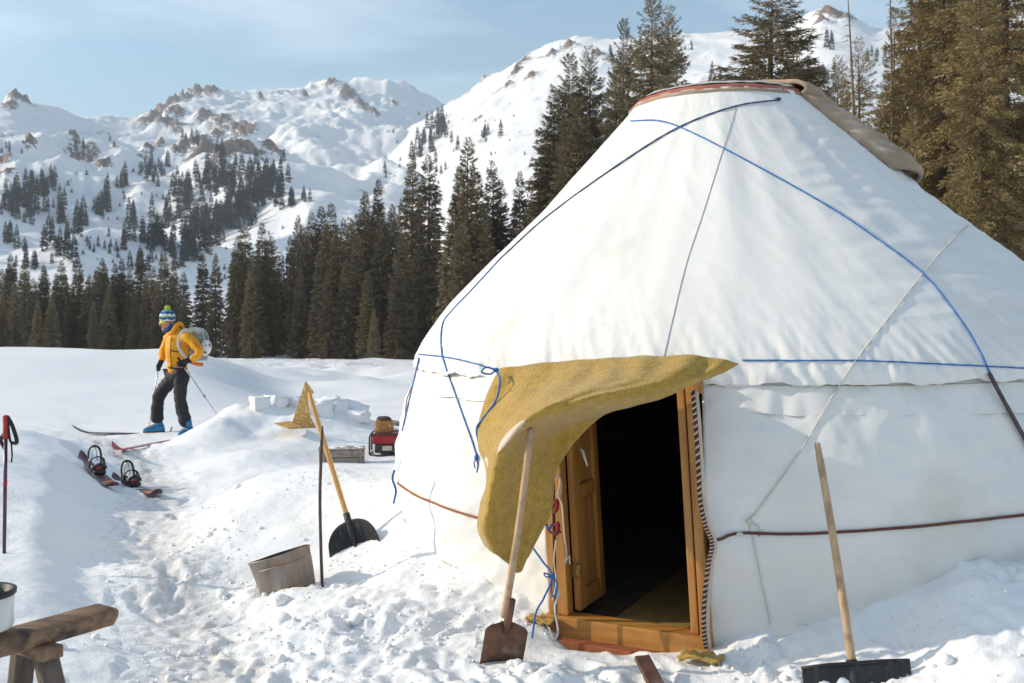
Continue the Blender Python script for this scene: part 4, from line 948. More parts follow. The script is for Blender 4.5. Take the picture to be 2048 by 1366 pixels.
MB().lathe([(.075, .165), (.082, .17), (.082, .198), (.07, .203), (.001, .203)], ct, 24).build('lid', M_DARKIN, can)
MB().tube(spline([ct + Vector((-.1, 0, .16)), ct + Vector((-.06, -.06, .215)), ct + Vector((.06, -.06, .215)), ct + Vector((.1, 0, .16))], 5), .006, 6).build('handle', M_STEELD, can)
bd0 = gpt(800, 868, 0.0); tag(MB().box(bd0 + Vector((.05, 0, .14)), (.35, .25, .05), Matrix.Rotation(R(8), 3, 'Y'), .008).build('plank_offcut', M_CRATE), 'pale plank end showing behind the amber can', 'plank')

# red tool end behind the bank, wooden block at the door
rt = at(697, 1006, 8.0); tag(MB().tube([rt + Vector((-.10, .05, -.10)), rt, rt + Vector((.06, -.03, .03))], [.016, .018, .012], 8).build('red_handle', M_REDP), 'short red handle end poking out behind the snow bank', 'handle')
wb = at(1300, 1335, 4.60); f3 = frame_from((-.05, -.25, 1), (1, -.1, 0))
f3 = Matrix.Rotation(R(16), 3, 'Z') @ Matrix.Rotation(R(24), 3, 'X')
block = thing('wood_block', (wb.x, wb.y, G(wb.x, wb.y)), 'small brown wooden wedge lying in the snow before the door', 'wood block')
MB().box(Vector((wb.x, wb.y, G(wb.x, wb.y) + .045)), (.075, .21, .022), f3, .004).build('board', M_RUSTM, block, False)
MB().box(Vector((wb.x + .012, wb.y - .03, G(wb.x, wb.y) + .012)), (.06, .10, .035), f3, .004).build('foot', M_OLDWOODV, block, False)

# ------------------------------------------------------------------ two halves of a split snowboard with bindings
def plank_curve(name, A_, B_, width, th, mats, parent, rise=.07, nose=.16, n=40, rise_tail=.02):
    A_, B_ = Vector(A_), Vector(B_); d = (B_ - A_); L_ = d.length; d = d.normalized(); sd = Vector((0, 0, 1)).cross(d).normalized(); up = d.cross(sd)
    V = []; Fc = []; mi = []
    for i in range(n):
        t = i / (n - 1); s_ = t * L_
        z = rise * max(0, (nose - s_) / nose) ** 2 + rise_tail * max(0, (s_ - L_ + .12) / .12) ** 2
        w = width * (1 - .14 * math.sin(t * math.pi)); w *= min(1, math.sqrt(max(.02, s_ / (nose * .75)))) if s_ < nose * .75 else (min(1, math.sqrt(max(.1, (L_ - s_) / .05))) if L_ - s_ < .05 else 1)
        c = A_ + d * s_ + up * z
        for (a, b) in ((-.5, 0), (.5, 0), (.5, 1), (-.5, 1)): V.append(c + sd * (a * w) + up * (b * th))
    for i in range(n - 1):
        for k in range(4): Fc.append((i * 4 + k, i * 4 + (k + 1) % 4, (i + 1) * 4 + (k + 1) % 4, (i + 1) * 4 + k))
    Fc += [(3, 2, 1, 0), tuple((n - 1) * 4 + k for k in range(4))]
    return mk(name, V, Fc, mats, parent), d, sd

def half_board(a, b, label, bpos):
    A_, B_ = Vector((a[0], a[1], G(*a))), Vector((b[0], b[1], G(*b))); A_.z -= .02; B_.z += .03
    B_ = A_ + (B_ - A_).normalized() * min(1.5, (B_ - A_).length)
    mid_ = (A_ + B_) / 2; t = thing('split_board_half', mid_, label, 'snowboard', 'two halves of a split snowboard')
    bdy, d, sd = plank_curve('board', A_, B_, .14, .012, M_BOARD, t, .09, .22, 40, .05)
    e0 = B_ - d * .30; plank_curve('orange_end', B_ - d * .28 + Vector((0, 0, .013)), B_ - d * .01 + Vector((0, 0, .016)), .132, .003, M_BOARDE, t, 0, .02, 12, .045)
    c = A_ + (B_ - A_) * bpos + Vector((0, 0, .015)); f = Matrix((d, sd, d.cross(sd))).transposed()
    def q(x, y, z): return c + f @ Vector((x, y, z))
    bn_ = mk('binding', [q(-.12, -.05, 0), q(.12, -.05, 0), q(.12, .05, 0), q(-.12, .05, 0)], [(0, 1, 2, 3)], M_BLACKP, t)
    MB().box(q(0, 0, .025), (.27, .12, .035), f, .012).build('baseplate', M_BLACKP, bn_)
    for s2 in (-1, 1): MB().box(q(-.03, s2 * .062, .07), (.20, .012, .09), f, .005).build('side_rail', M_BLACKP, bn_)
    hb_ = spline([q(-.10, -.06, .08), q(-.12, -.062, .16), q(-.135, -.045, .225), q(-.14, 0, .25), q(-.135, .045, .225), q(-.12, .062, .16), q(-.10, .06, .08)], 6)
    MB().tube(hb_, .013, 8, .7).build('highback', M_BLACKP, bn_)
    MB().tube(spline([q(-.125, -.03, .1), q(-.14, -.02, .2), q(-.145, 0, .235), q(-.14, .02, .2), q(-.125, .03, .1)], 5), .006, 6).build('highback', M_ALU, bn_)
    for x, z, mt in ((-.02, .155, M_BLACKP), (.09, .10, M_BLACKP)):
        MB().tube(spline([q(x, -.068, .06), q(x + .02, -.06, z - .02), q(x + .03, 0, z + .01), q(x + .02, .06, z - .02), q(x, .068, .06)], 6), .018, 8, .35).build('strap', mt, bn_)
    for x, z in ((-.02, .13), (.09, .085)): MB().box(q(x + .01, -.075, z), (.045, .014, .03), f, .004).build('buckle', M_ALU, bn_)
    MB().box(q(.02, 0, .05), (.13, .07, .02), f, .006).build('footbed', M_REDP, bn_)
    return t
half_board((-4.72, 10.9), (-3.90, 9.75), 'left plum snowboard half with black binding lying in the trampled path', .52)
half_board((-4.36, 10.9), (-3.50, 9.85), 'right plum snowboard half with black binding and orange end', .42)

# ------------------------------------------------------------------ skier
SY = 15.0
def q(px, py, dy=0.0): return at(px, py, SY + dy)
def skin(name, nodes, edges, mat, parent, sub=2, root=0, disp=0.0):
    me = bpy.data.meshes.new(name); off = parent_world(parent)
    me.from_pydata([tuple(Vector(n[0]) - off) for n in nodes], edges, []); me.update()
    o = bpy.data.objects.new(name, me); COL.objects.link(o); o.parent = parent
    o.modifiers.new('skin', 'SKIN')
    if not me.skin_vertices: me.skin_vertices.new()
    sv = me.skin_vertices[0].data
    for i, n in enumerate(nodes):
        r = n[1]; sv[i].radius = r if isinstance(r, tuple) else (r, r); sv[i].use_root = (i == root)
    o.modifiers['skin'].use_smooth_shade = True
    s_ = o.modifiers.new('sub', 'SUBSURF'); s_.levels = sub; s_.render_levels = sub
    if disp:
        tx = bpy.data.textures.new(name + '_folds', 'CLOUDS'); tx.noise_scale = .075; tx.noise_depth = 2
        dm = o.modifiers.new('folds', 'DISPLACE'); dm.texture = tx; dm.strength = disp; dm.mid_level = .5; dm.texture_coords = 'LOCAL'
    me.materials.append(mat); return o
pb = q(345, 866)
person = thing('person', (pb.x, SY, G(pb.x, SY)), 'person in yellow jacket, black trousers and bobble hat walking on skis', 'person')
# body: one continuous figure
PEL, WST, CHS, NCK = q(356, 748), q(354, 724), q(355, 690), q(346, 660)
HD = q(336, 648, -.01)
HIPL, KNL, ANL = q(364, 752, -.10), q(360, 802, -.12), q(376, 856, -.14)
HIPR, KNR, ANR = q(350, 752, .08), q(317, 792, .10), q(314, 850, .11)
SHL, ELL, WRL = q(375, 674, -.19), q(402, 707, -.25), q(374, 722, -.32)
SHR, ELR, WRR = q(338, 674, .17), q(327, 704, .22), q(321, 726, .12)
body = skin('body', [(PEL, .12), (WST, .11), (CHS, .13), (NCK, .055), (HD, .075), (q(333, 640, -.01), .07),
    (HIPL, .085), (KNL, .06), (ANL, .045), (q(358, 866, -.17), .04), (HIPR, .085), (KNR, .06), (ANR, .045), (q(292, 859, .1), .04),
    (SHL, .06), (ELL, .042), (WRL, .03), (SHR, .06), (ELR, .042), (WRR, .03)],
    [(0, 1), (1, 2), (2, 3), (3, 4), (4, 5), (0, 6), (6, 7), (7, 8), (8, 9), (0, 10), (10, 11), (11, 12), (12, 13), (2, 14), (14, 15), (15, 16), (2, 17), (17, 18), (18, 19)], M_SKIN, person)
jk = skin('jacket', [(q(357, 753), (.18, .165)), (q(354, 726), (.15, .14)), (q(354, 700), (.165, .16)), (q(357, 678), (.16, .15)), (q(352, 664), (.10, .10)), (q(348, 655), (.085, .085)),
    (SHL, .085), (q(392, 690, -.235), .08), (ELL, .072), (q(390, 716, -.29), .062), (q(378, 721, -.315), .050), (SHR, .085), (q(332, 690, .21), .075), (ELR, .070), (q(324, 716, .17), .058), (q(322, 724, .13), .048)],
    [(0, 1), (1, 2), (2, 3), (3, 4), (4, 5), (3, 6), (6, 7), (7, 8), (8, 9), (9, 10), (3, 11), (11, 12), (12, 13), (13, 14), (14, 15)], M_JACKET, person, 2, 2, .05)
MB().tube(spline([q(366, 655, .05), q(362, 648, -.02), q(354, 650, -.10), q(345, 664, -.13), q(338, 668, -.08)], 5), [.035] * 21, 8, .7).build('hood', M_JACKET, jk)
MB().tube([q(338, 735, -.14), q(352, 738, -.17), q(368, 738, -.16)], .016, 6, .5).build('waist_belt', M_GLOVE, jk)
MB().tube([q(357, 738, -.19), q(353, 748, -.19), q(350, 758, -.18)], .010, 6, .4).build('waist_belt', M_GLOVE, jk)
MB().tube(spline([q(340, 700, -.165), q(350, 703, -.19), q(362, 704, -.20)], 4), .009, 6, .5).build('chest_strap', M_GLOVE, jk)
MB().tube(spline([q(343, 672, -.15), q(341, 700, -.17), q(343, 735, -.16)], 5), .005, 6).build('front_zip', M_GLOVE, jk)
MB().tube(spline([q(386, 684, -.335), q(393, 690, -.335), q(400, 696, -.33)], 4), .006, 6).build('sleeve_zip', M_REDP, jk)
tr = skin('trousers', [(q(357, 742), (.155, .14)), (HIPL, .118), (q(361, 775, -.11), .108), (KNL, .092), (q(367, 830, -.13), .098), (q(374, 856, -.14), .105), (HIPR, .118), (q(333, 770, .09), .108), (KNR, .098), (q(314, 820, .105), .096), (q(314, 848, .11), .108)],
    [(0, 1), (1, 2), (2, 3), (3, 4), (4, 5), (0, 6), (6, 7), (7, 8), (8, 9), (9, 10)], M_TROUS, person, 2, 0, .045)
# head details
fw = Vector((-.90, -.38, -.22)).normalized(); f3 = frame_from(fw, (0, 0, 1))      # x up-ish, z forward
hu = f3.col[0]; hs = f3.col[1]
HC = q(334.5, 645, -.01)
head = MB().ball(HC, .098, 3, (1.12, .80, .95), 0, f3)
head.ball(HC + fw * .10 - hu * .010, .018, 2, (1.4, .8, 1.1), 0, f3)              # nose
head.ball(HC + fw * .088 - hu * .052, .016, 2, (.5, 1.5, .6), 0, f3)               # mouth
head.ball(HC + fw * .070 - hu * .085, .030, 2, (1, 1.1, 1), 0, f3)                 # chin
for s2 in (-1, 1): head.ball(HC + hs * (s2 * .082) - hu * .01, .022, 2, (1.3, .5, .8), 0, f3)
head.build('head', M_SKIN, person)
gl_ = MB(); gl_.tube(spline([HC + hs * .078 + fw * .02 + hu * .022, HC + hs * .062 + fw * .078 + hu * .022, HC + fw * .106 + hu * .018, HC - hs * .062 + fw * .078 + hu * .022, HC - hs * .078 + fw * .02 + hu * .022], 6), [.012] + [.022] * 23 + [.012], 8, .45)
gl_.build('goggles', M_LENS, person)
hat = bpy.data.objects.new('hat', None)
hc = HC + hu * .045 - fw * .012; fh = frame_from((hu * .95 - fw * .22).normalized(), fw)
o_ = MB(); o_.lathe([(.100, -.025), (.112, -.02), (.116, .03), (.112, .075), (.092, .115), (.055, .142), (.002, .150)], hc, 28, fh)
hato = mk('hat', [fh.inverted() @ (v - hc) for v in o_.V], o_.F, M_HAT, None, True); hato.parent = person; hato.location = hc - parent_world(person); hato.rotation_euler = fh.to_euler()
pm_ = MB()
for i in range(60):
    a, b = random.uniform(0, 6.28), random.uniform(-1, 1); v = Vector((math.cos(a) * math.sqrt(1 - b * b), math.sin(a) * math.sqrt(1 - b * b), b)); pm_.ball(hc + fh.col[2] * .172 + v * .030, .017, 1)
pm_.build('bobble', M_POMP, person)
MB().tube(spline([HC - hu * .105 + fw * .08 + hs * .02, HC - hu * .11 + fw * .04 - hs * .05, HC - hu * .085 - fw * .02 - hs * .085, HC - hu * .04 - fw * .06 - hs * .075], 5), [.034] * 16, 8, .6).build('neck_gaiter', M_NAVYC, person)
# gloves with five fingers closed round the pole grips
def glove(wr, hand, grip_dir, out):
    m = MB(); a = (hand - wr).normalized(); g = Vector(grip_dir).normalized(); n_ = a.cross(g).normalized()
    m.tube([wr - a * .05, wr, wr.lerp(hand, .5), hand], [.048, .042, .046, .042], 10, .85)
    for k, (off, ln) in enumerate(((-.033, .92), (-.011, 1.05), (.011, 1.0), (.033, .8))):
        b0 = hand + g * off + n_ * .02; b1 = b0 + a * .045 * ln; b2 = b1 - n_ * .045 * ln; b3 = b2 - a * .035 * ln
        m.tube([b0 - a * .02, b1, b2, b3], [.0135, .013, .012, .010], 7)
    th = wr.lerp(hand, .45) + g * .04; m.tube([th, th + g * .02 + a * .035, th + g * .005 + a * .06 - n_ * .03], [.017, .015, .012], 7)
    return m.build('glove', M_GLOVE, person)
HL = q(362, 727, -.36); HRr = q(318, 733, .06)
glove(WRL, HL, (.62, -.0, -.9), 1); glove(WRR, HRr, (-.12, 0, 1), -1)
# boots
def boot(an, toe, name='boot'):
    b = mk(name, [an, an + Vector((0, 0, .01)), an + Vector((.01, 0, 0))], [(0, 1, 2)], M_BOOT, person)
    d = (toe - an); d.z = 0; d = d.normalized(); sd = Vector((-d.y, d.x, 0)); heel = an - d * .06; zb = min(an.z, toe.z) - .075
    V = []; n = 14; secs = [(-.10, .035, .05), (-.08, .045, .13), (-.02, .05, .15), (.06, .05, .12), (.13, .052, .09), (.19, .045, .07), (.215, .02, .05)]
    for (s_, w, h) in secs:
        for k in range(n):
            a = 2 * math.pi * k / n; cx2 = math.cos(a); sx2 = math.sin(a)
            p = Vector((an.x, an.y, zb)) + d * s_ + sd * (w * (abs(cx2) ** .7) * (1 if cx2 > 0 else -1)) + Vector((0, 0, .022 + h / 2 + h / 2 * (abs(sx2) ** .7) * (1 if sx2 > 0 else -1)))
            V.append(p)
    Fs = [tuple(f) for f in grid_faces(n, len(secs), True)] + [tuple(range(n - 1, -1, -1)), tuple((len(secs) - 1) * n + k for k in range(n))]
    mk('shell', V, Fs, M_BOOT, b)
    base = Vector((an.x, an.y, zb)); MB().tube([base + Vector((0, 0, .12)) - d * .02, base + Vector((0, 0, .20)) + d * .0, base + Vector((0, 0, .25)) + d * .02], [.062, .058, .062], 12).build('cuff', M_BOOT, b)
    f = Matrix((d, sd, Vector((0, 0, 1)))).transposed(); MB().box(base + d * .055 + Vector((0, 0, .012)), (.31, .085, .028), f, .01).build('sole', M_ORANGE, b)
    for s_, z in ((.06, .125), (-.005, .165)): MB().box(base + d * (s_ + .02) + Vector((0, 0, z)), (.03, .125, .016), f, .005).build('buckle', M_ALU, b)
    return base, d, sd, f
bL = boot(q(376, 858, -.14), q(352, 868, -.42)); bR = boot(q(316, 850, .11), q(286, 858, .06))
def ski(base, tip, tail, mat, label):
    base = Vector(base); t = thing('ski', base, label, 'ski', 'skis under the skier')
    plank_curve('ski_body', tip, tail, .105, .014, mat, t, .11, .30, 46, .03)
    d = (Vector(tail) - Vector(tip)).normalized(); f = frame_from((0, 0, 1), d)
    MB().box(base + Vector((0, 0, -.018)) - d * .13, (.07, .07, .022), f, .006).build('toe_piece', M_ALU, t)
    hb2 = MB(); hb2.box(base + d * .14 + Vector((0, 0, .0)), (.08, .06, .05), f, .008); hb2.box(base + d * .19 + Vector((0, 0, .05)), (.02, .045, .11), f @ Matrix.Rotation(R(20), 3, 'Y'), .005); hb2.build('heel_piece', M_STRAPW, t)
    return t
b0, dR = bR[0], bR[1]; z1 = b0.z - .016
ski(b0, at(144, 866, SY + .02), Vector((b0.x + .36, b0.y + .02, b0.z - .018)), M_SKI1, 'dark ski under the forward boot of the skier, seen side on')
b1 = bL[0]; tip2 = gpt(224, 915); tip2.z += .03
_ts = np.linspace(0, .8, 30); _lx = tip2.x + (b1.x - tip2.x) * _ts; _ly = tip2.y + (b1.y - tip2.y) * _ts
tip2.z += max(0, float((ground_height(_lx, _ly) - (tip2.z + (b1.z - tip2.z) * _ts))[:22].max())) + .015; dd = (b1 - tip2).normalized()
ski(b1, tip2, b1 + dd * .45 + Vector((0, 0, -.01)), M_SKI2, 'rose pink ski under the rear boot, pointing towards the camera')
# poles
def pole(hand, top, tip, label):
    t = thing('ski_pole', tip, label, 'ski pole', 'ski poles held by the skier'); d = (tip - top).normalized()
    MB().tube([top + d * .10, tip - d * .6, tip - d * .58, tip], [.009, .0085, .0075, .005], 8).build('shaft', M_ALU, t)
    MB().tube([top - d * .01, top, top + d * .06, top + d * .13], [.012, .019, .016, .014], 8).build('grip', M_GLOVE, t)
    m = MB(); m.lathe([(.006, .012), (.045, .0), (.048, .004), (.008, .02)], tip - d * .07, 16, frame_from(-d)); m.build('basket', M_STEELD, t)
    MB().tube([tip - d * .62, tip - d * .58], .012, 8).build('clamp', M_STEELD, t)
    return t
pole(HL, q(356, 716, -.36), q(455, 859, -.30), 'slim ski pole held at the waist, slanting down behind the skier')
pole(HRr, q(319, 722, .05), q(295, 872, .15), 'upright ski pole in the forward hand of the skier')
# backpack, helmet strapped on it
bc = q(393, 692, .06); pack = thing('backpack', bc, 'grey ski backpack with pale straps worn by the skier', 'backpack')
fp = frame_from((.14, 0, 1), (1, 0, 0)); m_ = MB().box(bc, (.19, .28, .45), fp, .06, .8); m_.build('pack_body', M_GREYP, pack)
MB().box(bc + Vector((.10, -.02, -.10)), (.10, .24, .22), fp, .035).build('pocket', M_GREYP, pack)
MB().box(bc + Vector((-.0, 0, .235)), (.18, .25, .09), fp, .035).build('top_lid', M_STRAPW, pack)
MB().tube(spline([q(384, 664, -.16), q(370, 660, -.20), q(360, 672, -.20), q(357, 690, -.20), q(364, 706, -.21), q(374, 716, -.20)], 6), .024, 8, .35).build('shoulder_strap', M_STRAPW, pack)
for dy in (-.10, .0, .10): MB().tube(spline([bc + Vector((-.05, dy, .27)), bc + Vector((.12, dy, .2)), bc + Vector((.155, dy, .0)), bc + Vector((.12, dy, -.22))], 5), .010, 6, .4).build('lash_strap', M_STRAPW, pack)
MB().tube(spline([bc + Vector((-.05, -.1, -.24)), bc + Vector((.05, -.12, -.27)), bc + Vector((.1, -.05, -.28))], 5), .03, 8).build('rolled_strap', M_ORANGE, pack)
hcen = q(411, 696, -.02); hel = thing('helmet', hcen, 'white patterned helmet hanging from the backpack', 'helmet')
MB().ball(hcen, .115, 3, (.75, .9, 1.1), .0, frame_from((.3, -.2, 1))).build('shell', M_HELM, hel)
MB().tube(spline([hcen + Vector((-.07, -.08, .03)), hcen + Vector((-.03, -.11, -.04)), hcen + Vector((.05, -.09, -.08))], 5), .013, 6, .4).build('strap', M_GLOVE, hel)

# ------------------------------------------------------------------ spruces
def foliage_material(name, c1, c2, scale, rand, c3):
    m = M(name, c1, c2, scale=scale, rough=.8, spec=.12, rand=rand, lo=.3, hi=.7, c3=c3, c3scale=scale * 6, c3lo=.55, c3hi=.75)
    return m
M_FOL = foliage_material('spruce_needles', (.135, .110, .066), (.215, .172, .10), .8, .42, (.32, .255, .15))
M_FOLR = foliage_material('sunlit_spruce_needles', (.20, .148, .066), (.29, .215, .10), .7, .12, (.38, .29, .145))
M_FOLF = foliage_material('far_spruce_needles', (.030, .035, .031), (.052, .058, .050), .1, .35, (.07, .072, .06))
M_BARK = M('spruce_bark', (.12, .085, .06), (.07, .05, .035), scale=6, stretch=(3, 3, .6), rough=.9)
M_DEAD = M('dead_bark', (.20, .14, .10), (.12, .085, .065), scale=4, stretch=(3, 3, .5), rough=.9)

def trunk_geo(h, r0, n=8, seg=10, lean=0.0, seed=0):
    rs_ = random.Random(seed); P = []; rad = []
    for i in range(seg + 1):
        t = i / seg; P.append(Vector((lean * t * t + .01 * h * .3 * math.sin(t * 5 + seed), .003 * h * math.cos(t * 4 + seed), t * h - .3 * (i == 0)))); rad.append(r0 * (1 - t) ** .9 + .006)
    return tube_geo(P, rad, n)

def crown_geo(h, Rb, nb, per, leaf_l, leaf_w, seed, z0=.06, power=.85, droop=.35, irregular=.3, gap=0.0):
    """crown of drooping boughs carrying many small needle sprays; returns triangles"""
    g = np.random.default_rng(seed)
    t = np.sort(g.random(nb) ** .80) ; zb = h * (z0 + (1 - z0) * t)
    ang = np.arange(nb) * 2.39996 + g.normal(0, .35, nb)
    lob = 1 + irregular * (pn(np.cos(ang) * 1.3 + seed, np.sin(ang) * 1.3 + zb / h * 5, seed) + .5 * pn(zb * 1.1, ang * .7, seed + 3))
    L_ = Rb * (1 - t) ** power * lob * g.uniform(.72, 1.12, nb) + .03 * h * .35 * (1 - t) + .004 * h
    L_ *= np.where(t < .10, .55 + 4.5 * t, 1)
    if gap: L_ *= np.where(g.random(nb) < gap, .35, 1)
    up0 = np.interp(t, [0, .5, .85, 1], [-.05, .08, .45, 1.2]) + g.normal(0, .08, nb)
    dr = droop * np.interp(t, [0, .6, 1], [1.3, 1.0, .3])
    cnt = np.maximum(4, (per * (L_ / Rb) ** 1.25 + 3).astype(int))
    bi = np.repeat(np.arange(nb), cnt); n = len(bi)
    s = g.random(n) ** .62                               # along the bough, denser outwards
    La = L_[bi]; a = ang[bi]
    d = np.stack([np.cos(a), np.sin(a), np.zeros(n)], 1); sd = np.stack([-np.sin(a), np.cos(a), np.zeros(n)], 1)
    lat = g.normal(0, 1, n) * .20 * La * (1.05 - .75 * s) * s ** .4
    z = zb[bi] + La * (up0[bi] * s - dr[bi] * s * s + .18 * s ** 4) - np.abs(g.normal(0, 1, n)) * .07 * La - np.abs(lat) * .35
    c = d * (La * s)[:, None] + sd * lat[:, None]; c[:, 2] = z
    ll = leaf_l * g.uniform(.6, 1.35, n); lw = leaf_w * g.uniform(.6, 1.3, n); _k = np.interp(t[bi], [0, .7, 1], [1, .9, .45]); ll *= _k; lw *= _k
    dirv = d * g.uniform(.3, 1.1, n)[:, None] + sd * (np.sign(lat) * g.uniform(0, .9, n) + g.normal(0, .25, n))[:, None]; dirv[:, 2] = -g.uniform(.0, .9, n) + .25
    dirv /= np.linalg.norm(dirv, axis=1)[:, None]
    rv = g.normal(0, 1, (n, 3)); rv[:, 2] *= .6; w = np.cross(dirv, rv); w /= np.linalg.norm(w, axis=1)[:, None] + 1e-9
    p0 = c - w * (lw * .5)[:, None]; p1 = c + w * (lw * .5)[:, None]; p2 = c + dirv * ll[:, None]
    V = np.stack([p0, p1, p2], 1).reshape(-1, 3); Fc = np.arange(3 * n).reshape(-1, 3)
    # top shoot
    return V, Fc

def bough_geo(h, Rb, nb, seed, z0=.06, power=.85, droop=.35):
    g = random.Random(seed); m = MB()
    for i in range(nb):
        t = (i + .5) / nb; zb = h * (z0 + (1 - z0) * t); a = i * 2.39996; L_ = Rb * (1 - t) ** power * .75; u = float(np.interp(t, [0, .5, .85, 1], [-.05, .08, .45, 1.2])); dr = droop
        P = [Vector((math.cos(a) * L_ * s, math.sin(a) * L_ * s, zb + L_ * (u * s - dr * s * s))) for s in (0, .35, .7, 1)]
        m.tube(P, [.03 * (1 - t) + .008, .02 * (1 - t) + .006, .01, .004], 4)
    return m.V, m.F

def mesh_only(name, V, Fc, mat, smooth_=False):
    o = mk(name, V, Fc, mat, None, smooth_, local=True); me = o.data; bpy.data.objects.remove(o); return me

class Spruce: pass
def make_spruce(h, Rb, nb, per, ll, lw, seed, fol, **kw):
    s = Spruce(); s.h = h; V, Fc = crown_geo(h, Rb, nb, per, ll, lw, seed, **kw); s.crown = mesh_only('crown', V, Fc, fol)
    r0 = .012 * h + .04; V, F2 = trunk_geo(h * .97, r0, 8, 10, 0, seed); s.trunk = mesh_only('trunk', V, F2, M_BARK, True)
    if h > 11:
        V, F2 = bough_geo(h, Rb, 110, seed, kw.get('z0', .06), kw.get('power', .85), kw.get('droop', .35)); s.bough = mesh_only('boughs', V, F2, M_BARK, True)
    else: s.bough = None
    return s

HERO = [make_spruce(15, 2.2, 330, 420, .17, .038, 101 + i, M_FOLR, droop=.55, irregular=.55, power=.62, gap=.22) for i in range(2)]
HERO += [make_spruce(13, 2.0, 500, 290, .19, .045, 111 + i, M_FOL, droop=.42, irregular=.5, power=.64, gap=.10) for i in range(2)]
MID = [make_spruce(10, 1.28, 340, 60, .28, .080, 121 + i, M_FOL, droop=.42, irregular=.40, power=.64, z0=.03) for i in range(5)]
FAR = [make_spruce(10, 1.35, 110, 12, .75, .28, 141 + i, M_FOLF, droop=.35, irregular=.3, power=.8, z0=.02) for i in range(4)]

def put_tree(kindset, idx, x, y, h, label, group, name='spruce_tree', wide=1.0, parts=True, zb=None, rz=None):
    s = kindset[idx % len(kindset)]; k = h / s.h; z = (G(x, y) if zb is None else zb) - .1
    rz = random.uniform(0, 6.28) if rz is None else rz
    if not parts:
        o = bpy.data.objects.new(name, s.crown); COL.objects.link(o); o.location = (x, y, z); o.scale = (k * wide, k * wide, k); o.rotation_euler = (0, 0, rz)
        return tag(o, label, 'tree', group)
    o = thing(name, (x, y, z), label, 'tree', group); o.scale = (k * wide, k * wide, k); o.rotation_euler = (0, 0, rz)
    for nm, me in (('trunk', s.trunk), ('crown', s.crown), ('boughs', s.bough)):
        if me is None: continue
        c = bpy.data.objects.new(nm, me); COL.objects.link(c); c.parent = o
        if nm == 'boughs': c['kind'] = 'stuff'
    return o

def tree_px(kindset, idx, px, top, d, label, group, wide=1.0):
    x = (px - CX) / F_PX * d; zb = G(x, d); h = EYE + (HZ - top) * d / F_PX - zb
    return put_tree(kindset, idx, x, d, h, label, group, wide=wide, zb=zb)

# big spruces behind the yurt, right to left
gr = 'tall spruces close behind the yurt'
for i, (px, top, d, ks, k, wd, lb) in enumerate([
    (2010, -420, 21, 'H', 0, 1.0, 'huge sunlit ochre spruce at the right edge behind the yurt'),
    (1885, -300, 24, 'H', 1, .95, 'tall sunlit spruce second from the right edge behind the yurt'),
    (2130, -350, 23, 'H', 1, 1.0, 'tall ochre spruce cut off by the right edge of the picture'),
    (1790, 20, 27, 'H', 0, .7, 'slim spruce among the bare trunks behind the yurt'),
    (1718, 70, 28, 'H', 1, .85, 'small ochre spruce beside the thin leaning bare trunk'),
    (1760, 180, 24, 'H', 0, .85, 'short spruce close over the right slope of the yurt roof'),
    (1825, 210, 22, 'H', 1, .7, 'low bushy spruce above the folded beige felt'),
    (1935, -380, 26, 'H', 0, 1.0, 'tall ochre spruce third from the right edge behind the yurt'),
    (1838, -230, 30, 'H', 1, .8, 'leftmost of the tall ochre spruces at the right, beside the bare trunks'),
    (1960, -100, 20, 'H', 1, .8, 'bushy ochre spruce nearest the yurt roof at the right edge'),
    (1592, 60, 36, 'h', 3, 1.0, 'shorter dark spruce touching the right side of the broad skyline spruce'),
    (1545, -45, 34, 'h', 2, 1.7, 'broad dark spruce rising straight behind the crown of the yurt'),
    (1305, -5, 44, 'h', 3, 1.05, 'left of the two tall spruces on the skyline left of the crown'),
    (1338, 8, 46, 'h', 2, .85, 'right of the two tall spruces on the skyline left of the crown'),
    (1248, 35, 48, 'h', 3, .62, 'thin spruce with a needle-like top left of the skyline pair'),
    (1232, 118, 46, 'h', 2, .75, 'shorter spruce at the foot of the needle-topped spruce'),
    (1180, 90, 50, 'h', 2, .85, 'right spruce of the dense clump above the left roof slope'),
    (1140, 105, 50, 'h', 3, .95, 'middle spruce of the dense clump above the left roof slope'),
    (1108, 175, 49, 'h', 2, 1.0, 'left spruce of the dense clump above the left roof slope'),
    (1150, 190, 46, 'h', 3, 1.1, 'front spruce of the dense clump above the left roof slope'),
    (1640, 130, 56, 'h', 3, 1.0, 'dark spruce half hidden right of the broad skyline spruce'),
    (1675, 110, 60, 'h', 2, .8, 'slender dark spruce right of the broad skyline spruce')]):
    tree_px(HERO, k, px, top, d, lb, gr, wd)
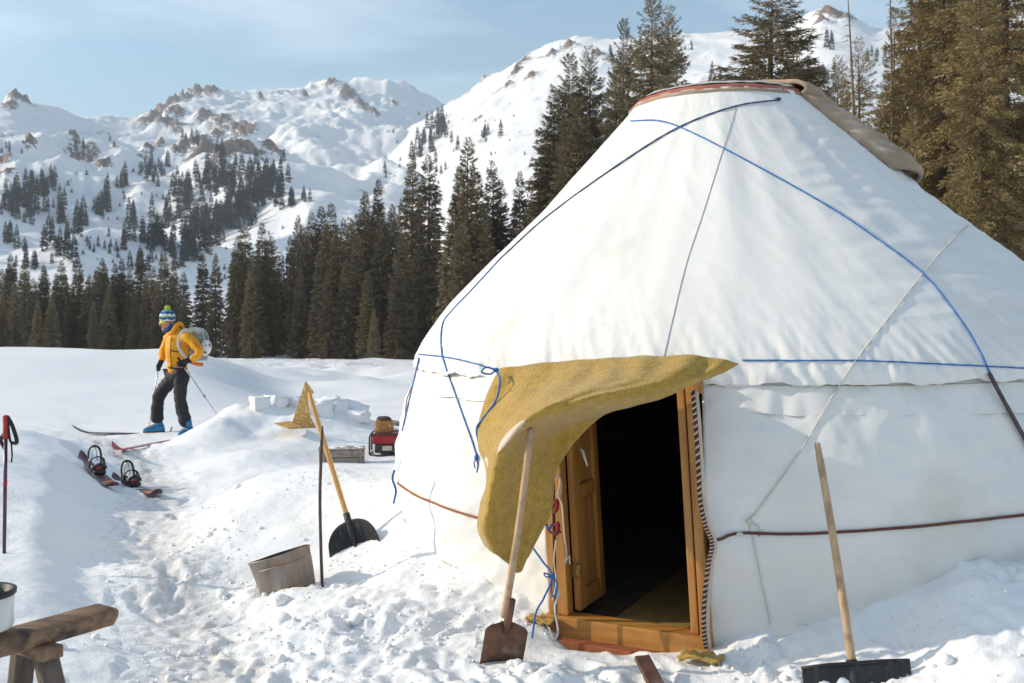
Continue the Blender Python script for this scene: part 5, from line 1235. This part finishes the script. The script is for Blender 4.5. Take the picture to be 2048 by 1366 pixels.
# middle row
gr = 'spruces along the far side of the snow field'
row_l = 'dark spruce in the dense row behind the skier'
row_m = 'dark spruce in the tall clump between skier and yurt'
row_r = 'brown spruce standing just left of the yurt roof'
ORD = ['first', 'second', 'third', 'fourth', 'fifth', 'sixth', 'seventh', 'eighth', 'ninth', 'tenth', 'eleventh', 'twelfth', 'thirteenth', 'fourteenth', 'fifteenth', 'sixteenth', 'seventeenth', 'eighteenth', 'nineteenth', 'twentieth']
def nth(k, n):
    return ('the ' + ORD[k] + ' from the left') if k < (n + 1) // 2 else ('the ' + ORD[n - 1 - k] + ' from the right')
MIDROW = [
    (-70, 520, 95, 1, row_l), (-40, 545, 92, 1, row_l), (-12, 530, 96, 1, row_l), (21, 505, 100, .9, row_l), (30, 562, 88, 1.2, row_l), (48, 519, 104, .9, row_l), (66, 556, 94, 1, row_l), (88, 528, 100, 1, row_l), (104, 590, 84, 1.2, row_l), (124, 519, 102, 1, row_l), (142, 575, 90, 1.1, row_l), (157, 519, 100, 1.05, row_l), (176, 555, 92, 1.1, row_l), (192, 540, 98, 1, row_l), (205, 514, 104, 1, row_l), (218, 570, 88, 1.15, row_l), (230, 526, 100, 1, row_l), (243, 516, 103, 1, row_l), (262, 548, 94, 1.1, row_l), (281, 495, 104, 1.05, row_l), (298, 540, 96, 1.1, row_l), (316, 560, 90, 1, row_l), (328, 505, 100, 1.1, row_l), (345, 545, 96, .9, row_l), (368, 590, 94, .8, row_l), (112, 545, 98, 1, row_l), (270, 580, 86, 1.1, row_l), (186, 600, 85, 1.0, row_l), (75, 600, 84, 1.1, row_l), (5, 585, 86, 1.1, row_l),
    (405, 505, 92, .95, 'left of the two slim spruces standing close beside the skier'), (431, 505, 90, .95, 'right of the two slim spruces standing close beside the skier'),
    (476, 470, 88, 1.0, row_m), (490, 443, 92, 1.05, row_m), (508, 500, 85, 1.1, row_m), (524, 443, 92, 1.0, row_m), (540, 478, 96, .9, row_m), (562, 500, 98, .9, row_m), (580, 470, 98, .8, row_m), (596, 428, 94, .95, row_m), (610, 470, 88, 1, row_m), (624, 424, 92, .95, row_m), (643, 410, 92, 1, row_m), (662, 405, 90, 1, row_m), (676, 455, 84, 1.1, row_m), (700, 433, 88, 1.05, row_m), (716, 470, 82, 1.1, row_m), (730, 380, 86, .95, row_m), (757, 357, 88, .9, row_m), (764, 430, 82, 1.05, row_m), (784, 405, 82, 1.1, row_m), (806, 450, 78, 1.15, row_m), (795, 520, 76, 1.2, row_m), (690, 520, 80, 1.15, row_m), (640, 500, 82, 1.15, row_m), (655, 540, 80, 1.1, row_m), (600, 540, 84, 1.1, row_m), (735, 540, 78, 1.15, row_m), (502, 540, 84, 1.15, row_m), (478, 560, 86, 1.0, row_m),
    (748, 618, 74, 1.25, 'small young spruce in front of the tall clump'),
    (824, 308, 84, .85, 'left of the two tall spruces standing up the slope left of the yurt'), (857, 308, 80, .95, 'right of the two tall spruces standing up the slope left of the yurt'), (838, 400, 86, 1.0, row_m), (868, 400, 84, .9, row_m),
    (918, 330, 60, .95, row_r), (936, 270, 58, .95, row_r), (905, 400, 60, .9, row_r), (955, 345, 58, 1.0, row_r), (985, 318, 60, .85, row_r), (1002, 360, 60, .9, row_r), (972, 420, 56, 1.1, row_r), (925, 440, 55, 1.1, row_r), (1040, 340, 64, .75, 'thin spruce between the brown group and the clump above the roof'), (1062, 352, 66, .5, 'sparse thin spruce next to the clump above the roof'), (1028, 420, 60, .9, row_r), (1090, 300, 56, .9, 'brown spruce hugging the left edge of the clump above the roof')]
for a, b, st, dd, lab in ((4, 372, 17, 112, 'spruce at the back of the row behind the skier'), (470, 806, 14, 104, 'spruce at the back of the tall clump near the yurt')):
    x_ = a; rk = random.Random(a)
    while x_ < b:
        if not 548 < x_ < 592: MIDROW.append((x_, rk.uniform(525, 570) if a < 100 else float(np.interp(x_, [470, 600, 760, 806], [490, 450, 400, 430])) + rk.uniform(0, 45), dd + rk.uniform(-4, 6), rk.uniform(.9, 1.2), lab))
        x_ += st * rk.uniform(.8, 1.25)
for lab in (row_l, row_m, row_r, 'spruce at the back of the row behind the skier', 'spruce at the back of the tall clump near the yurt'):                        # neighbours in a row are told apart by their order
    ids = sorted([i for i, a in enumerate(MIDROW) if a[4] == lab], key=lambda i: MIDROW[i][0])
    vis = [i for i in ids if MIDROW[i][0] > 5]
    for k, i in enumerate(vis):
        MIDROW[i] = MIDROW[i][:4] + (lab.replace('dark spruce', 'tall dark spruce' if MIDROW[i][1] < 525 else 'shorter dark spruce') + ', ' + nth(k, len(vis)),)
    for i in ids:
        if i not in vis: MIDROW[i] = MIDROW[i][:4] + ('dark spruce cut off by the left edge of the picture',)
for i, (px, top, d, wd, lb) in enumerate(MIDROW):
    tree_px(MID, i * 3 + (i // 7), px, top, d, lb, gr, wd * random.uniform(.82, 1.0))

# two bare dead trunks
for px0, px1, top, d, lb, sd in ((1722, 1690, -60, 26, 'thin bare grey trunk leaning left among the spruces', 3), (1788, 1777, -60, 25, 'straight bare brown trunk with a few dead twigs', 4)):
    x = (px0 - CX) / F_PX * d; zb = G(x, d); h = EYE + (HZ - top) * d / F_PX - zb; lean = (px1 - px0) / F_PX * d
    t = thing('bare_tree', (x, d, zb), lb, 'tree', 'bare trunks behind the yurt')
    V, F2 = trunk_geo(h, .085, 8, 14, lean, sd); mk('trunk', V, F2, M_DEAD, t, local=True)
    g = random.Random(sd)
    for k in range(26):
        f = g.uniform(.3, .98); a = g.uniform(0, 6.28); L_ = g.uniform(.25, .9) * (1.1 - f); p = Vector((lean * f * f, 0, f * h)); e = p + Vector((math.cos(a) * L_, math.sin(a) * L_, -L_ * .3))
        V, F2 = tube_geo([p, p.lerp(e, .5) + Vector((0, 0, .05)), e], [.012, .008, .004], 5); mk('twig', V, F2, M_DEAD, t, local=True)

# hillside spruces
clusters = [  # px, py of the base, spread x, spread y, count, height in px, where
    (45, 418, 40, 34, 34, 44, 'L'), (92, 392, 26, 24, 18, 36, 'L'), (121, 436, 12, 14, 7, 42, 'L'), (162, 462, 16, 16, 8, 48, 'L'), (267, 450, 16, 10, 4, 44, 'M'), (205, 418, 18, 22, 15, 40, 'M'),
    (243, 366, 16, 14, 10, 34, 'M'), (310, 345, 26, 20, 20, 30, 'M'), (310, 480, 26, 26, 20, 48, 'M'), (343, 440, 16, 22, 12, 40, 'M'), (365, 402, 16, 20, 13, 40, 'M'), (408, 372, 30, 20, 24, 38, 'M'),
    (458, 362, 26, 18, 20, 38, 'M'), (545, 372, 26, 26, 26, 42, 'M'), (515, 398, 30, 26, 30, 44, 'M'), (478, 425, 30, 28, 30, 46, 'M'), (440, 455, 30, 26, 28, 48, 'M'), (400, 485, 30, 24, 26, 50, 'M'), (372, 512, 22, 16, 14, 48, 'M'),
    (252, 488, 14, 10, 4, 44, 'M'), (114, 502, 26, 18, 10, 50, 'L'), (190, 500, 60, 18, 10, 22, 'L'), (20, 490, 20, 14, 6, 40, 'L'), (571, 416, 18, 16, 9, 34, 'M'), (609, 402, 14, 8, 5, 24, 'M'), (381, 282, 18, 12, 9, 24, 'M'), (443, 316, 16, 14, 8, 30, 'M'), (566, 330, 6, 6, 2, 28, 'M'),
    (20, 300, 22, 8, 5, 18, 'L'), (160, 300, 10, 10, 4, 20, 'L'), (60, 530, 60, 20, 12, 40, 'L'), (300, 530, 60, 14, 14, 40, 'M'), (225, 290, 6, 6, 2, 18, 'L'),
    (880, 262, 18, 24, 16, 38, 'R'), (860, 296, 18, 20, 12, 36, 'R'), (835, 322, 14, 14, 7, 34, 'R'), (771, 352, 6, 6, 2, 30, 'R'), (916, 300, 4, 4, 1, 32, 'R'), (972, 272, 10, 4, 5, 22, 'R'), (1000, 275, 3, 3, 1, 30, 'R'), (800, 430, 40, 30, 12, 26, 'R'), (880, 350, 20, 20, 6, 20, 'R'),
    (1662, 95, 8, 6, 3, 38, 'S'), (1745, 118, 18, 10, 5, 32, 'S'), (1415, 165, 25, 10, 7, 26, 'S'), (1640, 160, 24, 20, 10, 34, 'S'), (1380, 95, 10, 8, 3, 16, 'S'), (1240, 110, 30, 10, 4, 18, 'S')]
WHERE = {'L': ('small dark spruce on the far slope at the left', 'spruces on the far left slope'), 'M': ('small dark spruce on the far slope above the skier', 'spruces on the slope above the skier'),
         'R': ('small spruce on the bright slope left of the roof', 'spruces on the bright right slope'), 'S': ('tiny spruce on the high snow slope above the yurt', 'spruces on the slope above the yurt')}
g = np.random.default_rng(31); L1 = []
for (cx0, cy0, sx, sy, n, hp, w) in clusters:
    xs = cx0 + g.normal(0, .62, n) * sx; ys = cy0 + g.normal(0, .62, n) * sy; hs_ = hp * g.uniform(.55, 1.25, n)
    L1 += [(xs[i], ys[i], hs_[i], w) for i in range(n)]
for i in range(90):                                     # scattered bushes
    L1.append((g.uniform(0, 620), g.uniform(330, 560), g.uniform(5, 13), 'M'))
for i in range(40): L1.append((g.uniform(780, 1080), g.uniform(200, 420), g.uniform(4, 10), 'R'))
hx, hy, hz, ok = far_hit([a[0] for a in L1], [a[1] for a in L1])
cand = sorted([(L1[i][2], hx[i], hy[i], hz[i], L1[i][3]) for i in range(len(L1)) if ok[i] and hy[i] > 70], key=lambda a: -a[0])
def place_words(x, y, z, hp, w):
    px = CX + F_PX * x / y; py = HZ - F_PX * (z - EYE) / y; size = 'tiny' if hp < 24 else 'small' if hp < 38 else 'larger'
    if w in 'LM':
        hgt = 'high' if py < 345 else 'halfway up' if py < 400 else 'low' if py < 455 else 'at the foot'
        hgt = {'high': 'high on', 'halfway up': 'halfway up', 'low': 'low on', 'at the foot': 'at the foot of'}[hgt]
        col = 'by the left edge' if px < 70 else 'left of the skier' if px < 190 else 'just left above the skier' if px < 290 else 'right above the skier' if px < 390 else 'above the two slim spruces' if px < 450 else 'above the tall clump, left end' if px < 530 else 'above the tall clump, middle'
        return size + ' far spruce ' + hgt + ' the far slope, ' + col
    if w == 'R': return size + ' spruce on the bright slope left of the roof, ' + ('near the ridge' if py < 255 else 'midway' if py < 310 else 'near its foot')
    return 'tiny spruce on the high snow slope, ' + ('left of the broad skyline spruce' if px < 1500 else 'right of the broad skyline spruce')
n_ind = 300 - 22 - len(MIDROW)
for i, (hp, x, y, z, w) in enumerate(cand[:n_ind]):
    put_tree(FAR, i, x, y, hp * y / F_PX, place_words(x, y, z, hp, w), WHERE[w][1], wide=random.uniform(.85, 1.2), parts=False, zb=z - .2)
Vs = []; Fs = []; off = 0
for i, (hp, x, y, z, w) in enumerate(cand[n_ind:]):
    me = FAR[i % 4].crown; h = hp * y / F_PX; k = h / 10; co = np.zeros(len(me.vertices) * 3, dtype=np.float32); me.vertices.foreach_get('co', co); co = co.reshape(-1, 3)
    a = random.uniform(0, 6.28); c, s_ = math.cos(a), math.sin(a); wd = 1.1 if hp > 14 else 1.9
    Vs.append(np.stack([x + k * wd * (co[:, 0] * c - co[:, 1] * s_), y + k * wd * (co[:, 0] * s_ + co[:, 1] * c), z - .2 + k * co[:, 2]], 1)); Fs.append(np.arange(len(co)).reshape(-1, 3) + off); off += len(co)
kind(mk('hillside_spruces', np.concatenate(Vs), np.concatenate(Fs), M_FOLF, None, False), 'stuff')

# ------------------------------------------------------------------ snow blocks and clods
def chunk(c, size, seed, cubic=.0):
    bm = bmesh.new(); rs_ = random.Random(seed)
    if cubic:
        bmesh.ops.create_cube(bm, size=1.6); bmesh.ops.subdivide_edges(bm, edges=bm.edges[:], cuts=4, use_grid_fill=True)
    else: bmesh.ops.create_icosphere(bm, subdivisions=2, radius=1)
    M3 = Matrix.Rotation(rs_.uniform(0, 6.28), 3, 'Z') @ Matrix.Rotation(rs_.uniform(-.25, .25), 3, 'X')
    V = []
    bm.verts.index_update(); P0 = np.array([v.co[:] for v in bm.verts])
    dn = 1 + (.26 if cubic else .28) * fbm(P0[:, 0] * 1.3 + seed, P0[:, 1] * 1.3 + P0[:, 2] * 1.7, 2, seed)
    if cubic:
        cj = {(a, b, c_): Vector((rs_.uniform(-.45, .45), rs_.uniform(-.45, .45), rs_.uniform(-.5, .35))) for a in (-1, 1) for b in (-1, 1) for c_ in (-1, 1)}
        for v in bm.verts:
            w = Vector((0, 0, 0)); x_, y_, z_ = v.co / .8
            for (a, b, c_), j_ in cj.items(): w += j_ * ((1 + a * x_) * (1 + b * y_) * (1 + c_ * z_) / 8)
            v.co = (v.co + w) * (1 - .16 * max(0, (v.co.length - .9)))
    for v, k in zip(bm.verts, dn): V.append(Vector(c) + M3 @ Vector((v.co.x * size[0], v.co.y * size[1], v.co.z * size[2])) * float(k))
    Fc = [[v.index for v in f.verts] for f in bm.faces]; bm.free(); return V, Fc
for i, (px, py, s) in enumerate([(520, 866, .12), (552, 858, .14), (590, 846, .20), (640, 838, .19), (672, 836, .17), (700, 846, .20), (716, 852, .15), (655, 852, .18), (610, 856, .16)]):
    d = 14.2 + .3 * (i % 3); p = at(px, py, d); gz = G(p.x, p.y)
    V, Fc = chunk((p.x, p.y, max(gz + s * .3, p.z - s * .1)), (s * 1.15, s, s * .75), 300 + i, 1)
    o = mk('snow_block', V, Fc, M_SNOW, None, True); tag(o, 'rough block of cut snow in the heap, ' + nth(sorted([520, 552, 590, 640, 672, 700, 716, 655, 610]).index(px), 9), 'snow block', 'snow blocks in the heap')
g = np.random.default_rng(5); N = 12000
xs = g.uniform(-2.6, 3.4, N); ys = g.uniform(4.0, 8.8, N); rmk, pmk = rough_mask(xs, ys, None, None, None)
nz_ = fbm(xs / .5, ys / .5, 2, 91); keep = (g.random(N) < rmk * np.clip(.35 + nz_, 0, 1)) & (np.hypot(xs - YC[0], ys - YC[1]) > 2.66); xs, ys = xs[keep], ys[keep]
zs = ground_height(xs, ys); mV = []; mF = []; off = 0
protos = [chunk((0, 0, 0), (1, .9, .75), 400 + k) for k in range(10)]
pv = [np.array([v[:] for v in p[0]]) for p in protos]; pf = np.array(protos[0][1])
for i in range(len(xs)):
    s = min(.05, .005 + g.pareto(2.8) * .006); a = g.uniform(0, 6.28); P0 = pv[i % 10]; c, s2 = math.cos(a), math.sin(a)
    mV.append(np.stack([xs[i] + s * (P0[:, 0] * c - P0[:, 1] * s2), ys[i] + s * (P0[:, 0] * s2 + P0[:, 1] * c), zs[i] + s * (P0[:, 2] + .25)], 1)); mF.append(pf + off); off += len(P0)
kind(mk('snow_clods', np.concatenate(mV), np.concatenate(mF), M_SNOW, None, True), 'stuff')

# ------------------------------------------------------------------ haze
M_HAZE = bpy.data.materials.new('haze_air'); M_HAZE.use_nodes = True; hn = M_HAZE.node_tree.nodes; hn.clear()
ho = hn.new('ShaderNodeOutputMaterial'); hv = hn.new('ShaderNodeVolumePrincipled'); hv.inputs['Color'].default_value = (.80, .90, 1.0, 1); hv.inputs['Density'].default_value = 0.00037; hv.inputs['Anisotropy'].default_value = 0.0
M_HAZE.node_tree.links.new(hv.outputs['Volume'], ho.inputs['Volume'])
zt = float(max(MZ_.max(), 400)) + 20; zl = float(min(MZ_.min(), GZ.min())) - 2
hz_ = MB().box((0, 0, (zt + zl) / 2), (10800, 10800, zt - zl)); o = hz_.build('haze', M_HAZE, None, False); kind(o, 'stuff')
